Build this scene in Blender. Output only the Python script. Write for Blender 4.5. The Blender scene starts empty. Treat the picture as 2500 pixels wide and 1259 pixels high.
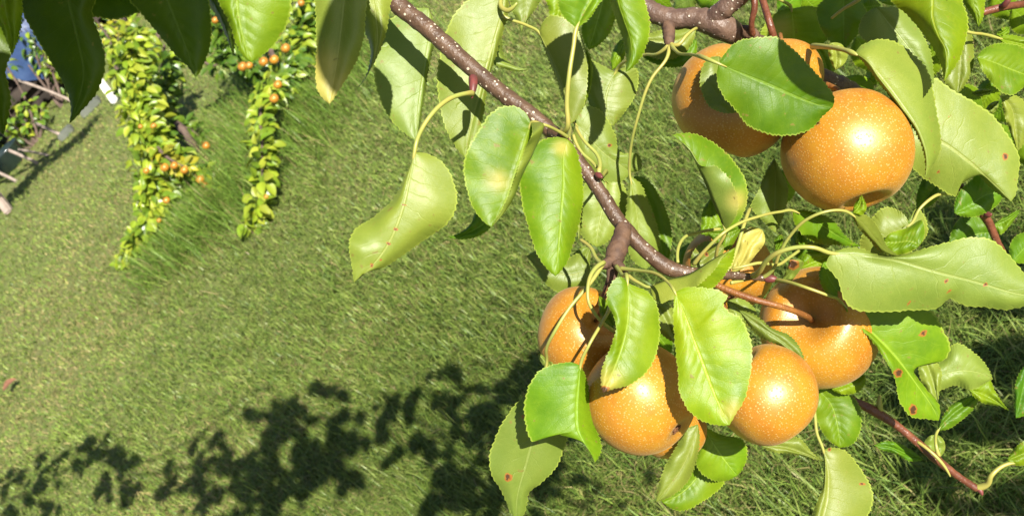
import bpy, bmesh, math, random
import numpy as np
from mathutils import Vector, Matrix, noise as mnoise
random.seed(7); RNG = np.random.default_rng(11)
SC = bpy.context.scene; COL = SC.collection

# ------------------------------------------------------------------ camera, sky, sun, exposure
F = 2290.0; CX, CY = 1250.0, 629.5                # photo pixels
PITCH = math.radians(33); ROLL = math.radians(-45)
CAM = np.array([0.0, 0.0, 1.5])
fwd = np.array([0, math.cos(PITCH), -math.sin(PITCH)]); up0 = np.array([0, math.sin(PITCH), math.cos(PITCH)]); rt0 = np.array([1.0, 0, 0])
RT = math.cos(ROLL)*rt0 + math.sin(ROLL)*up0; UP = -math.sin(ROLL)*rt0 + math.cos(ROLL)*up0
cd = bpy.data.cameras.new('camera'); cam = bpy.data.objects.new('camera', cd); COL.objects.link(cam)
cam.matrix_world = Matrix([list(map(float, (RT[i], UP[i], -fwd[i], CAM[i]))) for i in range(3)] + [[0, 0, 0, 1]])
cd.sensor_width = 36; cd.lens = 36*F/2500; cd.clip_start = 0.01; cd.clip_end = 2000
cd.dof.use_dof = True; cd.dof.focus_distance = 0.61; cd.dof.aperture_fstop = 19
SC.camera = cam
LC = np.array([0.125, 0.28, 0.95]); LC /= np.linalg.norm(LC)
LW = LC[0]*RT + LC[1]*UP - LC[2]*fwd
w = bpy.data.worlds.new("World"); SC.world = w; w.use_nodes = True
nt = w.node_tree; bg = nt.nodes['Background']; sk = nt.nodes.new('ShaderNodeTexSky'); sk.sky_type = 'NISHITA'; sk.sun_disc = False
sk.sun_elevation = math.asin(LW[2]); sk.sun_rotation = math.atan2(LW[0], LW[1])
nt.links.new(sk.outputs[0], bg.inputs[0]); bg.inputs[1].default_value = 0.05
sl = bpy.data.lights.new('sun', 'SUN'); sl.energy = 5.0; sl.angle = math.radians(0.53); sl.color = (1.0, 0.95, 0.86)
so = bpy.data.objects.new('sun', sl); COL.objects.link(so)
so.rotation_euler = Vector(LW).to_track_quat('Z', 'Y').to_euler()
SC.view_settings.view_transform = 'Standard'; SC.view_settings.look = 'None'
SC.view_settings.exposure = 1.22; SC.view_settings.gamma = 1
SC.cycles.max_bounces = 8; SC.cycles.transmission_bounces = 4; SC.cycles.transparent_max_bounces = 4

def P(x, y, d):
    x = np.asarray(x, float); y = np.asarray(y, float); d = np.asarray(d, float)
    return CAM + d[..., None]*((x-CX)[..., None]/F*RT - (y-CY)[..., None]/F*UP + fwd)
def G(x, y, z=0.0):
    v = (x-CX)/F*RT - (y-CY)/F*UP + fwd
    return CAM + v*((z-CAM[2])/v[2])
def dep(p): return float(np.dot(np.asarray(p)-CAM, fwd))
GRAV = np.array([0, 0, -1.0])

# ------------------------------------------------------------------ materials
class NT:
    def __init__(s, name):
        s.m = bpy.data.materials.new(name); s.m.use_nodes = True; s.t = s.m.node_tree; s.t.nodes.clear()
        s.out = s.n('ShaderNodeOutputMaterial')
    def n(s, t, **k):
        x = s.t.nodes.new(t)
        for a, b in k.items(): setattr(x, a, b)
        return x
    def l(s, a, b): s.t.links.new(a, b)
    def val(s, sock, v):
        if isinstance(v, bpy.types.NodeSocket): s.l(v, sock)
        else: sock.default_value = v
    def math(s, op, a, b=0.0, c=0.0, clamp=False):
        x = s.n('ShaderNodeMath', operation=op, use_clamp=clamp); s.val(x.inputs[0], a); s.val(x.inputs[1], b); s.val(x.inputs[2], c); return x.outputs[0]
    def mix(s, f, a, b, mode='MIX'):
        x = s.n('ShaderNodeMix', data_type='RGBA', blend_type=mode); s.val(x.inputs[0], f)
        for i, v in ((6, a), (7, b)): s.val(x.inputs[i], v if isinstance(v, bpy.types.NodeSocket) else (*v, 1))
        return x.outputs[2]
    def ramp(s, f, lo, hi):
        x = s.n('ShaderNodeMapRange', interpolation_type='SMOOTHSTEP'); s.val(x.inputs[0], f); x.inputs[1].default_value = lo; x.inputs[2].default_value = hi; return x.outputs[0]
    def noise(s, vec, scale, detail=3, rough=.55):
        x = s.n('ShaderNodeTexNoise'); s.val(x.inputs['Scale'], scale); x.inputs['Detail'].default_value = detail; x.inputs['Roughness'].default_value = rough
        if vec is not None: s.l(vec, x.inputs['Vector'])
        return x.outputs['Fac']
    def vor(s, vec, scale, feature='F1', rand=1.0):
        x = s.n('ShaderNodeTexVoronoi', feature=feature); s.val(x.inputs['Scale'], scale); x.inputs['Randomness'].default_value = rand
        s.l(vec, x.inputs['Vector']); return x
    def bsdf(s, col, rough=.5, spec=.5, normal=None):
        b = s.n('ShaderNodeBsdfPrincipled'); s.val(b.inputs['Base Color'], col if isinstance(col, bpy.types.NodeSocket) else (*col, 1)); s.val(b.inputs['Roughness'], rough)
        s.val(b.inputs['Specular IOR Level'], spec)
        if normal is not None: s.l(normal, b.inputs['Normal'])
        return b
    def bump(s, h, st, dist):
        x = s.n('ShaderNodeBump'); x.inputs['Strength'].default_value = st; x.inputs['Distance'].default_value = dist; s.l(h, x.inputs['Height']); return x.outputs[0]
    def shmix(s, f, a, b):
        x = s.n('ShaderNodeMixShader'); s.val(x.inputs[0], f); s.l(a, x.inputs[1]); s.l(b, x.inputs[2]); return x.outputs[0]
    def done(s, sh): s.l(sh, s.out.inputs[0]); return s.m

def leaf_material():
    m = NT('leaf'); uv = m.n('ShaderNodeUVMap').outputs[0]; obj = m.n('ShaderNodeTexCoord').outputs['Object']
    sep = m.n('ShaderNodeSeparateXYZ'); m.l(uv, sep.inputs[0])
    u = m.math('ABSOLUTE', m.math('SUBTRACT', m.math('MULTIPLY', sep.outputs[0], 2.0), 1.0)); v = sep.outputs[1]
    wob = m.math('MULTIPLY', m.noise(obj, 60, 2), .12)
    s = m.math('FRACT', m.math('MULTIPLY', m.math('ADD', m.math('SUBTRACT', v, m.math('MULTIPLY', m.math('POWER', u, .8), .16)), wob), 11.0))
    lat = m.math('ABSOLUTE', m.math('SUBTRACT', s, .5))
    vein = m.math('SUBTRACT', 1.0, m.ramp(lat, .0, .045)); vein = m.math('MULTIPLY', vein, m.math('SUBTRACT', 1.0, m.math('MULTIPLY', u, .55)))
    mid = m.math('SUBTRACT', 1.0, m.ramp(u, .018, .05))
    net = m.vor(obj, 900, 'DISTANCE_TO_EDGE').outputs['Distance']; net = m.math('SUBTRACT', 1.0, m.ramp(net, 0, .25))
    n1 = m.noise(obj, 45, 4); n2 = m.noise(obj, 210, 4, .65); n3 = m.noise(obj, 14, 2)
    tint = m.n('ShaderNodeObjectInfo').outputs['Color']
    spot = m.n('ShaderNodeAttribute', attribute_name='spot').outputs['Fac']; yel = m.n('ShaderNodeAttribute', attribute_name='yel').outputs['Fac']
    edge = m.ramp(u, .955, .985)
    fleck = m.math('MULTIPLY', m.ramp(m.noise(obj, 210, 2), .69, .72), .8)
    quilt = m.math('MULTIPLY', m.ramp(lat, 0, .5), m.math('SUBTRACT', 1.0, u))
    def face(c1, c2, cy, cv, veinw, midw, rough, spec, tr, trc, bs):
        c = m.mix(m.ramp(n1, .3, .72), c1, c2); c = m.mix(m.math('MULTIPLY', m.ramp(n3, .45, .75), .6), c, cy)
        c = m.mix(m.math('MULTIPLY', m.ramp(n2, .45, .8), .35), c, cy)
        c = m.mix(m.math('MULTIPLY', vein, veinw), c, cv); c = m.mix(m.math('MULTIPLY', mid, midw), c, cv)
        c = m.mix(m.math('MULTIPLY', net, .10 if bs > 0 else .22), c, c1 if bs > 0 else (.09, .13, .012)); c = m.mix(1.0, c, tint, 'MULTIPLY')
        c = m.mix(m.math('MULTIPLY', m.math('MULTIPLY', edge, .55), 1.0), c, (.30, .36, .05)); c = m.mix(m.math('MULTIPLY', yel, m.math('ADD', .35, m.math('MULTIPLY', n1, .9)), clamp=True), c, (.42, .34, .08)); c = m.mix(fleck, c, (.16, .13, .025))
        sq = m.math('SUBTRACT', spot, m.math('MULTIPLY', m.noise(obj, 420, 3), .55)); c = m.mix(m.math('MULTIPLY', m.ramp(sq, .10, .22), .85), c, (.30, .095, .02)); c = m.mix(m.ramp(sq, .27, .42), c, (.065, .028, .014))
        h = m.math('ADD', m.math('MULTIPLY', vein, -.22*bs), m.math('ADD', m.math('MULTIPLY', mid, -.7*bs), m.math('ADD', m.math('MULTIPLY', m.math('ADD', n2, m.math('MULTIPLY', quilt, 1.2 if bs > 0 else -.45)), .35), m.math('ADD', m.math('MULTIPLY', n1, 1.0), m.math('MULTIPLY', net, -.06)))))
        nb = m.bump(h, .40, .0011)
        b = m.bsdf(c, m.math('ADD', rough, m.math('MULTIPLY', n2, .18)), spec, nb)
        t = m.n('ShaderNodeBsdfTranslucent'); m.l(m.mix(1.0, m.mix(.6, c, trc), (1.0, 1.0, 1.0), 'MULTIPLY'), t.inputs[0])
        return m.shmix(tr, b.outputs[0], t.outputs[0])
    top = face((.072, .145, .004), (.132, .218, .005), (.20, .255, .007), (.22, .31, .03), .20, .8, .34, .26, .22, (.17, .30, .006), 1)
    und = face((.132, .184, .024), (.166, .215, .030), (.195, .226, .030), (.24, .28, .065), .22, .75, .36, .36, .18, (.18, .28, .01), -1)
    back = m.n('ShaderNodeNewGeometry').outputs['Backfacing']
    return m.done(m.shmix(back, top, und))
def simple(name, col, rough=.6, spec=.4, c2=None, scale=30, bump=.0, dist=.002, tr=0):
    m = NT(name); obj = m.n('ShaderNodeTexCoord').outputs['Object']; n = m.noise(obj, scale, 4)
    c = m.mix(m.ramp(n, .3, .7), col, c2 or tuple(x*.75 for x in col))
    b = m.bsdf(c, rough, spec, m.bump(n, bump, dist) if bump else None); sh = b.outputs[0]
    if tr:
        t = m.n('ShaderNodeBsdfTranslucent'); m.l(c, t.inputs[0]); sh = m.shmix(tr, sh, t.outputs[0])
    return m.done(sh)
def bark(name, c1, c2, dot, scale, thr, rough=.45):
    m = NT(name); obj = m.n('ShaderNodeTexCoord').outputs['Object']
    n = m.noise(obj, 90, 5, .6); n2 = m.noise(obj, 420, 3)
    c = m.mix(m.ramp(n, .35, .68), c1, c2)
    v = m.vor(obj, scale); keep = m.n('ShaderNodeSeparateColor'); m.l(v.outputs['Color'], keep.inputs[0])
    thrv = m.math('MULTIPLY', keep.outputs[0], thr)
    d = m.math('SUBTRACT', 1.0, m.ramp(m.math('SUBTRACT', v.outputs['Distance'], thrv), -.05, .03))
    c = m.mix(m.math('MULTIPLY', d, .85), c, dot)
    h = m.math('ADD', m.math('MULTIPLY', d, .7), m.math('ADD', n, m.math('MULTIPLY', n2, .6)))
    return m.done(m.bsdf(c, rough, .4, m.bump(h, .8, .0014)).outputs[0])
def pear_material():
    m = NT('pear_skin'); tc = m.n('ShaderNodeTexCoord').outputs['Object']
    rnd = m.n('ShaderNodeObjectInfo'); off = m.n('ShaderNodeVectorMath', operation='ADD'); m.l(tc, off.inputs[0]); m.l(m.math('MULTIPLY', rnd.outputs['Random'], 3.0), off.inputs[1]); obj = off.outputs[0]
    n = m.noise(obj, 28, 4); n2 = m.noise(obj, 260, 3); n3 = m.noise(obj, 70, 3)
    c = m.mix(m.ramp(n, .33, .68), (.345, .132, .009), (.41, .185, .012))
    c = m.mix(m.math('MULTIPLY', m.ramp(n3, .5, .75), .35), c, (.26, .072, .008))
    v = m.vor(obj, 540, rand=.75); k = m.n('ShaderNodeSeparateColor'); m.l(v.outputs['Color'], k.inputs[0])
    d = m.math('SUBTRACT', 1.0, m.ramp(m.math('SUBTRACT', v.outputs['Distance'], m.math('MULTIPLY', k.outputs[0], .12)), .12, .30))
    c = m.mix(m.math('MULTIPLY', d, .55), c, (.50, .30, .10))
    rus = m.n('ShaderNodeAttribute', attribute_name='russet').outputs['Fac']
    c = m.mix(rus, c, (.20, .10, .025))
    b = m.bsdf(c, m.math('ADD', .36, m.math('ADD', m.math('MULTIPLY', n2, .10), m.math('MULTIPLY', d, .14))), .85, m.bump(m.math('ADD', m.math('MULTIPLY', d, .7), m.math('MULTIPLY', n2, .7)), .26, .0007))
    b.inputs['Subsurface Weight'].default_value = .10; b.inputs['Subsurface Radius'].default_value = (.006, .003, .0008)
    b.inputs['Specular Tint'].default_value = (1, .95, .7, 1)
    b.inputs['Sheen Weight'].default_value = .12; b.inputs['Sheen Roughness'].default_value = .4; b.inputs['Sheen Tint'].default_value = (.9, .7, .45, 1)
    return m.done(b.outputs[0])
def blades_material():
    m = NT('grass_blades'); c = m.n('ShaderNodeAttribute', attribute_name='tone').outputs['Color']
    b = m.bsdf(c, .45, .35); t = m.n('ShaderNodeBsdfTranslucent'); m.l(c, t.inputs[0])
    return m.done(m.shmix(.3, b.outputs[0], t.outputs[0]))
def ground_material():
    m = NT('lawn_soil'); obj = m.n('ShaderNodeTexCoord').outputs['Object']
    a = m.noise(obj, 1.3, 4); b = m.noise(obj, 35, 5, .7); c3 = m.noise(obj, 240, 3, .7)
    c = m.mix(m.ramp(a, .35, .7), (.17, .20, .055), (.22, .21, .08)); c = m.mix(m.ramp(b, .35, .7), c, (.115, .145, .04)); c = m.mix(m.ramp(c3, .55, .75), c, (.20, .18, .08))
    return m.done(m.bsdf(c, .9, .2, m.bump(b, .8, .03)).outputs[0])
def far_leaf_material():
    m = NT('far_foliage'); c = m.n('ShaderNodeAttribute', attribute_name='tone').outputs['Color']
    obj = m.n('ShaderNodeTexCoord').outputs['Object']; c = m.mix(m.math('MULTIPLY', m.ramp(m.noise(obj, 40, 3), .4, .7), .3), c, (.20, .25, .02))
    b = m.bsdf(c, .36, .5); t = m.n('ShaderNodeBsdfTranslucent'); m.l(c, t.inputs[0])
    return m.done(m.shmix(.28, b.outputs[0], t.outputs[0]))
MLEAF = leaf_material(); MPEAR = pear_material()
MBARK = bark('branch_bark', (.062, .034, .019), (.105, .060, .034), (.55, .45, .34), 300, .34)
MLIMB = bark('limb_bark', (.075, .044, .032), (.13, .080, .055), (.58, .50, .40), 250, .27)
MRED = bark('red_twig_bark', (.095, .030, .016), (.16, .055, .027), (.5, .32, .2), 420, .2, .35)
MPET = simple('petiole', (.24, .27, .055), .4, .45, (.30, .26, .06), 60)
MSTEM = bark('pear_stem', (.15, .055, .015), (.23, .095, .02), (.42, .22, .08), 500, .25)
MCALYX = simple('calyx', (.16, .075, .03), .8, .2, (.07, .03, .015), 300, .5, .001)
MBUD = simple('bud', (.15, .035, .030), .45, .4, (.09, .03, .025), 300)
MWOODY = simple('spur_bark', (.115, .064, .037), .7, .3, (.065, .036, .024), 160, .8, .002)
MTRUNK = simple('trunk_bark', (.13, .09, .07), .8, .2, (.07, .05, .04), 25, .6, .01)
MBLADE = blades_material(); MGROUND = ground_material(); MFAR = far_leaf_material()

# ------------------------------------------------------------------ helpers
def mesh_obj(name, V, faces, mat, parent=None, smooth=True, attrs=None, uv=None, origin=None):
    me = bpy.data.meshes.new(name); V = np.asarray(V, float)
    org = np.zeros(3) if origin is None else np.asarray(origin, float)
    me.from_pydata([tuple(p) for p in (V-org)], [], faces); me.update()
    if smooth: me.polygons.foreach_set('use_smooth', [True]*len(me.polygons))
    if uv is not None:
        lay = me.uv_layers.new(name='UVMap'); idx = np.empty(len(me.loops), int); me.loops.foreach_get('vertex_index', idx); lay.data.foreach_set('uv', np.asarray(uv)[idx].ravel())
    for k, a in (attrs or {}).items():
        a = np.asarray(a, float)
        if a.ndim == 1: at = me.attributes.new(k, 'FLOAT', 'POINT'); at.data.foreach_set('value', a)
        else: at = me.attributes.new(k, 'FLOAT_COLOR', 'POINT'); at.data.foreach_set('color', np.c_[a, np.ones(len(a))].ravel())
    if isinstance(mat, (list, tuple)):
        for q in mat: me.materials.append(q)
    else: me.materials.append(mat)
    o = bpy.data.objects.new(name, me); COL.objects.link(o)
    if parent is not None:
        o.parent = parent
    o.location = Vector(org) - (Vector(parent['_o']) if parent is not None else Vector())
    o['_o'] = [float(q) for q in org]
    return o
def tag(o, label=None, cat=None, group=None, kind=None):
    for k, v in (('label', label), ('category', cat), ('group', group), ('kind', kind)):
        if v: o[k] = v
    return o
def empty(name, loc):
    o = bpy.data.objects.new(name, None); COL.objects.link(o); o.location = Vector(loc); o['_o'] = [float(q) for q in loc]; o.empty_display_size = .05; return o
def crom(pts, n, u=None):
    p = np.asarray(pts, float)
    if len(p) == 2:
        t = np.linspace(0, 1, n)[:, None] if u is None else np.asarray(u)[:, None]; return p[0]*(1-t)+p[1]*t
    seg = np.linalg.norm(np.diff(p[:, :2] if p.shape[1] > 2 and abs(p).max() > 30 else p, axis=0), axis=1)+1e-9
    k = np.r_[0, np.cumsum(seg)]; k /= k[-1]
    m = np.empty_like(p); m[1:-1] = (p[2:]-p[:-2])/(k[2:]-k[:-2])[:, None]
    for i in range(1, len(p)-1):                      # tame overshoot
        a = (p[i]-p[i-1])/(k[i]-k[i-1]); b = (p[i+1]-p[i])/(k[i+1]-k[i]); wgt = (k[i+1]-k[i])/(k[i+1]-k[i-1]); m[i] = a*wgt+b*(1-wgt)
    m[0] = 2*(p[1]-p[0])/(k[1]-k[0])-m[1]; m[-1] = 2*(p[-1]-p[-2])/(k[-1]-k[-2])-m[-2]
    t = np.linspace(0, 1, n) if u is None else np.asarray(u, float)
    i = np.clip(np.searchsorted(k, t, side='right')-1, 0, len(p)-2); h = (k[i+1]-k[i]); s = ((t-k[i])/h)[:, None]; h = h[:, None]
    return (2*s**3-3*s**2+1)*p[i]+(s**3-2*s**2+s)*h*m[i]+(-2*s**3+3*s**2)*p[i+1]+(s**3-s**2)*h*m[i+1]
def tube_data(path, rad, sides=10, n=None, lump=0.0, seed=0):
    path = np.asarray(path, float); rad = np.broadcast_to(np.asarray(rad, float), (len(path),))
    n = n or max(8, len(path)*6)
    c = crom(np.c_[path, rad], n); C, R = c[:, :3], np.abs(c[:, 3])
    T = np.gradient(C, axis=0); T /= np.linalg.norm(T, axis=1)[:, None]+1e-12
    a = np.cross(T[0], [0.31, .52, .8]); a /= np.linalg.norm(a); V = []
    ang = np.linspace(0, 2*math.pi, sides, endpoint=False); rg = np.random.default_rng(seed)
    for i in range(n):
        a = a-T[i]*np.dot(a, T[i]); a /= np.linalg.norm(a); b = np.cross(T[i], a)
        rr = R[i]*(1+lump*rg.normal(size=sides)*.5+lump*rg.normal()*.5)
        V.append(C[i]+(np.cos(ang)*rr)[:, None]*a+(np.sin(ang)*rr)[:, None]*b)
    V = np.concatenate(V+[C[:1]-T[:1]*R[0]*.5, C[-1:]+T[-1:]*R[-1]*.6]); fs = []
    for i in range(n-1):
        for j in range(sides):
            k = (j+1) % sides; fs.append((i*sides+j, i*sides+k, (i+1)*sides+k, (i+1)*sides+j))
    for j in range(sides):
        k = (j+1) % sides; fs.append((n*sides, k, j)); fs.append((n*sides+1, (n-1)*sides+j, (n-1)*sides+k))
    return V, fs
def join(*ds):
    V, Fs, o = [], [], 0
    for v, f in ds: V.append(v); Fs += [tuple(i+o for i in q) for q in f]; o += len(v)
    return np.concatenate(V), Fs
def px(path):                                         # pixels + depth -> world
    a = np.asarray([p[:3] for p in path], float); return P(a[:, 0], a[:, 1], a[:, 2])
def tube(name, path, rpx, mat, parent=None, sides=10, lump=0.0, n=None, origin=None):
    W = px(path); r = np.broadcast_to(np.asarray(rpx, float), (len(path),))*np.array([p[2] for p in path])/F
    V, fs = tube_data(W, r, sides, n, lump, seed=len(path)); return mesh_obj(name, V, fs, mat, parent, origin=W[0] if origin is None else origin)

ROWS, SUB = 97, 6
def leaf(br, face, base, tip, L, M, R, z=(0, 0, 0), b=.25, ref=None, pet=None, spots=(), yel=(), tint=(1, 1, 1), label=None, X=None, ser=1.0, wav=.13, prad=3.7, teeth=36):
    """base, tip: (photo x, photo y, metres from the camera); rails through measured points; z: cm towards the camera"""
    bx, by, bd = base; tx, ty, td = tip
    rails = [L, M, R] if X is None else [L, M, X, R]; zs = z if len(z) == len(rails) else (z[0], z[1], z[1], z[2])
    sd = int(abs(bx*7+by*13+tx)) % 9973; rg = np.random.default_rng(sd)
    t = np.linspace(0, 1, ROWS); C = []
    for r, zz in zip(rails, zs):
        pts = [(bx, by, 0.0)]+[(p[0], p[1], p[2] if len(p) > 2 else np.nan) for p in r]+[(tx, ty, 0.0)]
        q = np.array(pts); sg = np.r_[0, np.cumsum(np.linalg.norm(np.diff(q[:, :2], axis=0), axis=1)+1e-6)]; sg /= sg[-1]
        nanm = np.isnan(q[:, 2]); q[nanm, 2] = zz*np.sin(math.pi*np.clip(sg[nanm], 0, 1))**.7
        C.append(crom(q, ROWS))
    C = np.array(C); nr = len(C)                      # rails, rows, (x, y, z)
    cols = []; us = []
    mi = 1; nhalf = (nr-1)
    for k in range(nr-1):
        for s in range(SUB):
            f = s/SUB; p0 = C[max(k-1, 0)] if k > 0 else 2*C[0]-C[1]; p3 = C[k+2] if k+2 < nr else 2*C[-1]-C[-2]; p1, p2 = C[k], C[k+1]
            if k != mi-1 or nr > 3: pass
            if nr == 3: q = p1*(1-f)+p2*f             # two flat halves meeting at the midrib, bellied below
            else:
                m1, m2 = (p2-p0)/2, (p3-p1)/2; q = (2*f**3-3*f**2+1)*p1+(f**3-2*f**2+f)*m1+(-2*f**3+3*f**2)*p2+(f**3-f**2)*m2
            q = q.copy(); q[:, 2] += b*math.sin(math.pi*f)*np.sin(math.pi*t)**.6
            cols.append(q); us.append((k+f))
    cols.append(C[-1].copy()); us.append(nr-1.0)
    us = np.array(us); us = np.where(us <= mi, us/mi*.5, .5+(us-mi)/(nr-1-mi)*.5)
    A = np.array(cols)                                # col, row, 3
    ph = rg.uniform(0, 6.28, 4); uu = (us*2-1)[:, None]; tt = t[None, :]
    A[:, :, 2] += wav*np.sin(math.pi*tt)**.5*(np.abs(uu)**1.3)*(np.sin(tt*11+ph[0]+uu*2)+.6*np.sin(tt*23+ph[1]-uu*3)) + wav*.5*np.sin(tt*7+ph[2])*np.sin(math.pi*tt)
    if ser:                                           # teeth that point to the tip
        size = np.linalg.norm(C[0].max(0)[:2]-C[-1].min(0)[:2])
        for e, i in ((0, 1), (-1, -2)):
            d = A[e, :, :2]-A[i, :, :2]; d /= np.linalg.norm(d, axis=1)[:, None]+1e-6; tg = np.gradient(A[e, :, :2], axis=0); tg /= np.linalg.norm(tg, axis=1)[:, None]+1e-6
            ln = np.linalg.norm(np.diff(A[e, :, :2], axis=0), axis=1).sum(); nt_ = max(8, min(teeth, int(ln/9)))
            s = (t*nt_) % 1.0; amp = 5.2*ser*min(1, ln/250)*(.7+.6*rg.random(ROWS))*np.clip(t*9, 0, 1)*np.clip((1-t)*14, 0, 1)
            A[e, :, :2] += d*(amp*(s-.35))[:, None]+tg*(amp*.5*s)[:, None]
    D = (bd*(1-t)+td*t)[None, :]-A[:, :, 2]*.01
    W = P(A[:, :, 0], A[:, :, 1], D); nc = len(A)
    V = W.reshape(-1, 3); uv = np.stack([np.repeat(us, ROWS), np.tile(t, nc)], 1)
    # which side is the upper one
    a, c = (A[:mi*SUB+1], A[mi*SUB:]) ; 
    def area(g): 
        e1 = g[1:, :-1, :2]-g[:-1, :-1, :2]; e2 = g[:-1, 1:, :2]-g[:-1, :-1, :2]; return (e1[..., 0]*e2[..., 1]-e1[..., 1]*e2[..., 0]).sum()
    s0, s1 = area(a), area(A[-SUB-1:]); sg_ = (s0 if abs(s0) > abs(s1) else s1) if ref is None else (s0, s1)[ref]
    flip = (sg_ > 0) == (face == 'U')                 # image y runs down
    fs = []
    for i in range(nc-1):
        for j in range(ROWS-1):
            q = (i*ROWS+j, (i+1)*ROWS+j, (i+1)*ROWS+j+1, i*ROWS+j+1); fs.append(q[::-1] if flip else q)
    PX = A.reshape(-1, 3); sp = np.zeros(len(V)); yl = np.zeros(len(V))
    for (sx, sy, sr) in spots:
        d = np.hypot(PX[:, 0]-sx, (PX[:, 1]-sy)*rg.uniform(.7, 1.5))/sr/.75; sp = np.maximum(sp, np.clip(1-d*.5, 0, 1))
    for (sx, sy, sr) in yel:
        d = np.hypot(PX[:, 0]-sx, PX[:, 1]-sy)/sr; yl = np.maximum(yl, np.clip(1.3-d*.75, 0, 1)**1.5*.8)
    o = mesh_obj('leaf', V, fs, MLEAF, br, attrs={'spot': sp, 'yel': yl}, uv=uv, origin=W[nc//2, 0])
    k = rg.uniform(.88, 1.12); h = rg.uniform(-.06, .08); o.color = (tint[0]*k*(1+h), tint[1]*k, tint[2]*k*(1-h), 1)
    if label: o['label'] = label
    if pet:
        pp = [tuple(p) if len(p) > 2 else (p[0], p[1], np.nan) for p in pet]+[(bx, by, bd)]
        pa = np.array(pp); good = ~np.isnan(pa[:, 2]); pa[~good, 2] = np.interp(np.flatnonzero(~good), np.flatnonzero(good), pa[good, 2])
        n_ = len(pa); rr = np.linspace(prad*1.25, prad*.9, n_); rr[0] *= 1.25
        pa2 = np.vstack([pa, [bx+(M[0][0]-bx)*.35, by+(M[0][1]-by)*.35, bd-(M[0][2]*.01 if len(M[0]) > 2 else 0)*.3]])
        tube('petiole', pa2, np.r_[rr, prad*.45], MPET, o, sides=8, origin=W[nc//2, 0])
    return o

# ------------------------------------------------------------------ the setting
gv = [(-300, -40, 0), (300, -40, 0), (300, 600, 0), (-300, 600, 0)]
tag(mesh_obj('ground', gv, [(0, 1, 2, 3)], MGROUND), kind='structure')

# ------------------------------------------------------------------ near branches
def branch_obj(label, segs, mat, name='pear_branch', org=None):
    o0 = px(segs[0][0])[0]; V, fs = join(*[tube_data(px(p), np.array(r)*np.array([q[2] for q in p])/F, 14, len(p)*9, .05, seed=i) for i, (p, r) in enumerate(segs)])
    return tag(mesh_obj(name, V, fs, mat, origin=o0), label, 'branch')
A = branch_obj('brown branch with pale dots running diagonally from the top edge down to the pear cluster', [
    ([(900, -80, .67), (960, 0, .665), (1050, 75, .66), (1150, 165, .655), (1235, 235, .65), (1310, 290, .645), (1370, 345, .642), (1428, 415, .64), (1470, 475, .637), (1515, 545, .633), (1570, 605, .63), (1635, 655, .627), (1700, 668, .625), (1790, 672, .63), (1875, 680, .64)],
     [24, 23, 22, 21, 20, 19, 18, 17, 17, 19, 18, 20, 15, 10, 8])], MBARK)
tube('twig', [(1345, 318, .642), (1365, 328, .632), (1383, 336, .625)], [15, 13, 5], MBARK, A)
def bud(path, r, par): return tube('bud', path, r, MBUD, par, sides=10, n=14)
bud([(1155, 190, .645), (1155, 212, .640), (1152, 240, .638)], [11, 10, 2], A)
bud([(1372, 330, .622), (1390, 340, .62)], [7, 1.5], A)
bud([(1868, 680, .638), (1884, 680, .636), (1900, 684, .634)], [9, 10, 2], A)
bud([(1458, 425, .632), (1465, 430, .628), (1470, 433, .626)], [7, 7, 3], A)
tube('spur', [(1522, 552, .628), (1515, 590, .622), (1503, 620, .618), (1497, 650, .615), (1492, 690, .615)], [20, 23, 25, 17, 11], MWOODY, A, sides=14, lump=.07, n=30)
for p, r in (([(1503, 630, .615), (1478, 645, .61), (1470, 652, .607)], [14, 12, 7]), ([(1505, 640, .61), (1520, 660, .605), (1528, 672, .60)], [13, 11, 7]), ([(1497, 650, .612), (1485, 690, .62), (1468, 745, .63)], [10, 8, 8])):
    tube('spur', p, r, MWOODY, A, sides=10, lump=.06, n=16)

B = branch_obj('knobbly grey-brown limb at the top edge above the two upper pears', [
    ([(1545, -15, .70), (1590, 28, .695), (1640, 46, .69), (1700, 46, .685), (1755, 62, .68), (1800, 86, .685), (1870, 120, .70), (1960, 170, .715), (2060, 215, .72), (2130, 260, .74)], [25, 24, 25, 27, 33, 27, 25, 24, 24, 22]),
    ([(1735, 52, .68), (1765, 25, .672), (1800, 0, .665), (1850, -40, .65)], [24, 24, 20, 19])], MLIMB)
tube('spur', [(1632, 62, .685), (1633, 85, .68), (1634, 108, .675)], [17, 15, 11], MWOODY, B, sides=12, lump=.05, n=16)
tube('spur', [(1815, 78, .68), (1838, 84, .675), (1850, 92, .675)], [16, 15, 8], MWOODY, B, sides=12, lump=.07, n=16)
tube('twig', [(1850, -40, .64), (1868, 20, .63), (1880, 60, .625), (1892, 100, .63), (1905, 150, .66)], [9, 9, 9, 9, 9], MRED, B)
tube('twig', [(1838, 84, .672), (1835, 55, .665), (1842, 20, .66), (1838, -20, .66)], [8, 7, 8, 8], MRED, B)
C = branch_obj('dark red-brown twig under the large pale leaf near the right edge', [
    ([(2180, 330, .76), (2260, 390, .73), (2330, 440, .705), (2350, 465, .70), (2385, 505, .70), (2415, 545, .705), (2432, 585, .71), (2450, 620, .715)], [11, 11, 11, 11, 11, 10, 9, 8])], MRED, 'pear_twig')
bud([(2405, 520, .70), (2416, 524, .695), (2421, 522, .693)], [8, 6, 2], C)
D = branch_obj('bare red twig slanting to the bottom right corner over the grass', [
    ([(2010, 925, .70), (2072, 970, .70), (2130, 1000, .70), (2185, 1035, .70), (2240, 1080, .70), (2280, 1115, .70), (2330, 1155, .70), (2385, 1192, .70)], [10, 9, 12, 10, 10, 11, 9, 9])], MRED, 'pear_twig')
bud([(2385, 1188, .70), (2395, 1200, .698), (2398, 1208, .697)], [8, 6, 2], D)
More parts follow.
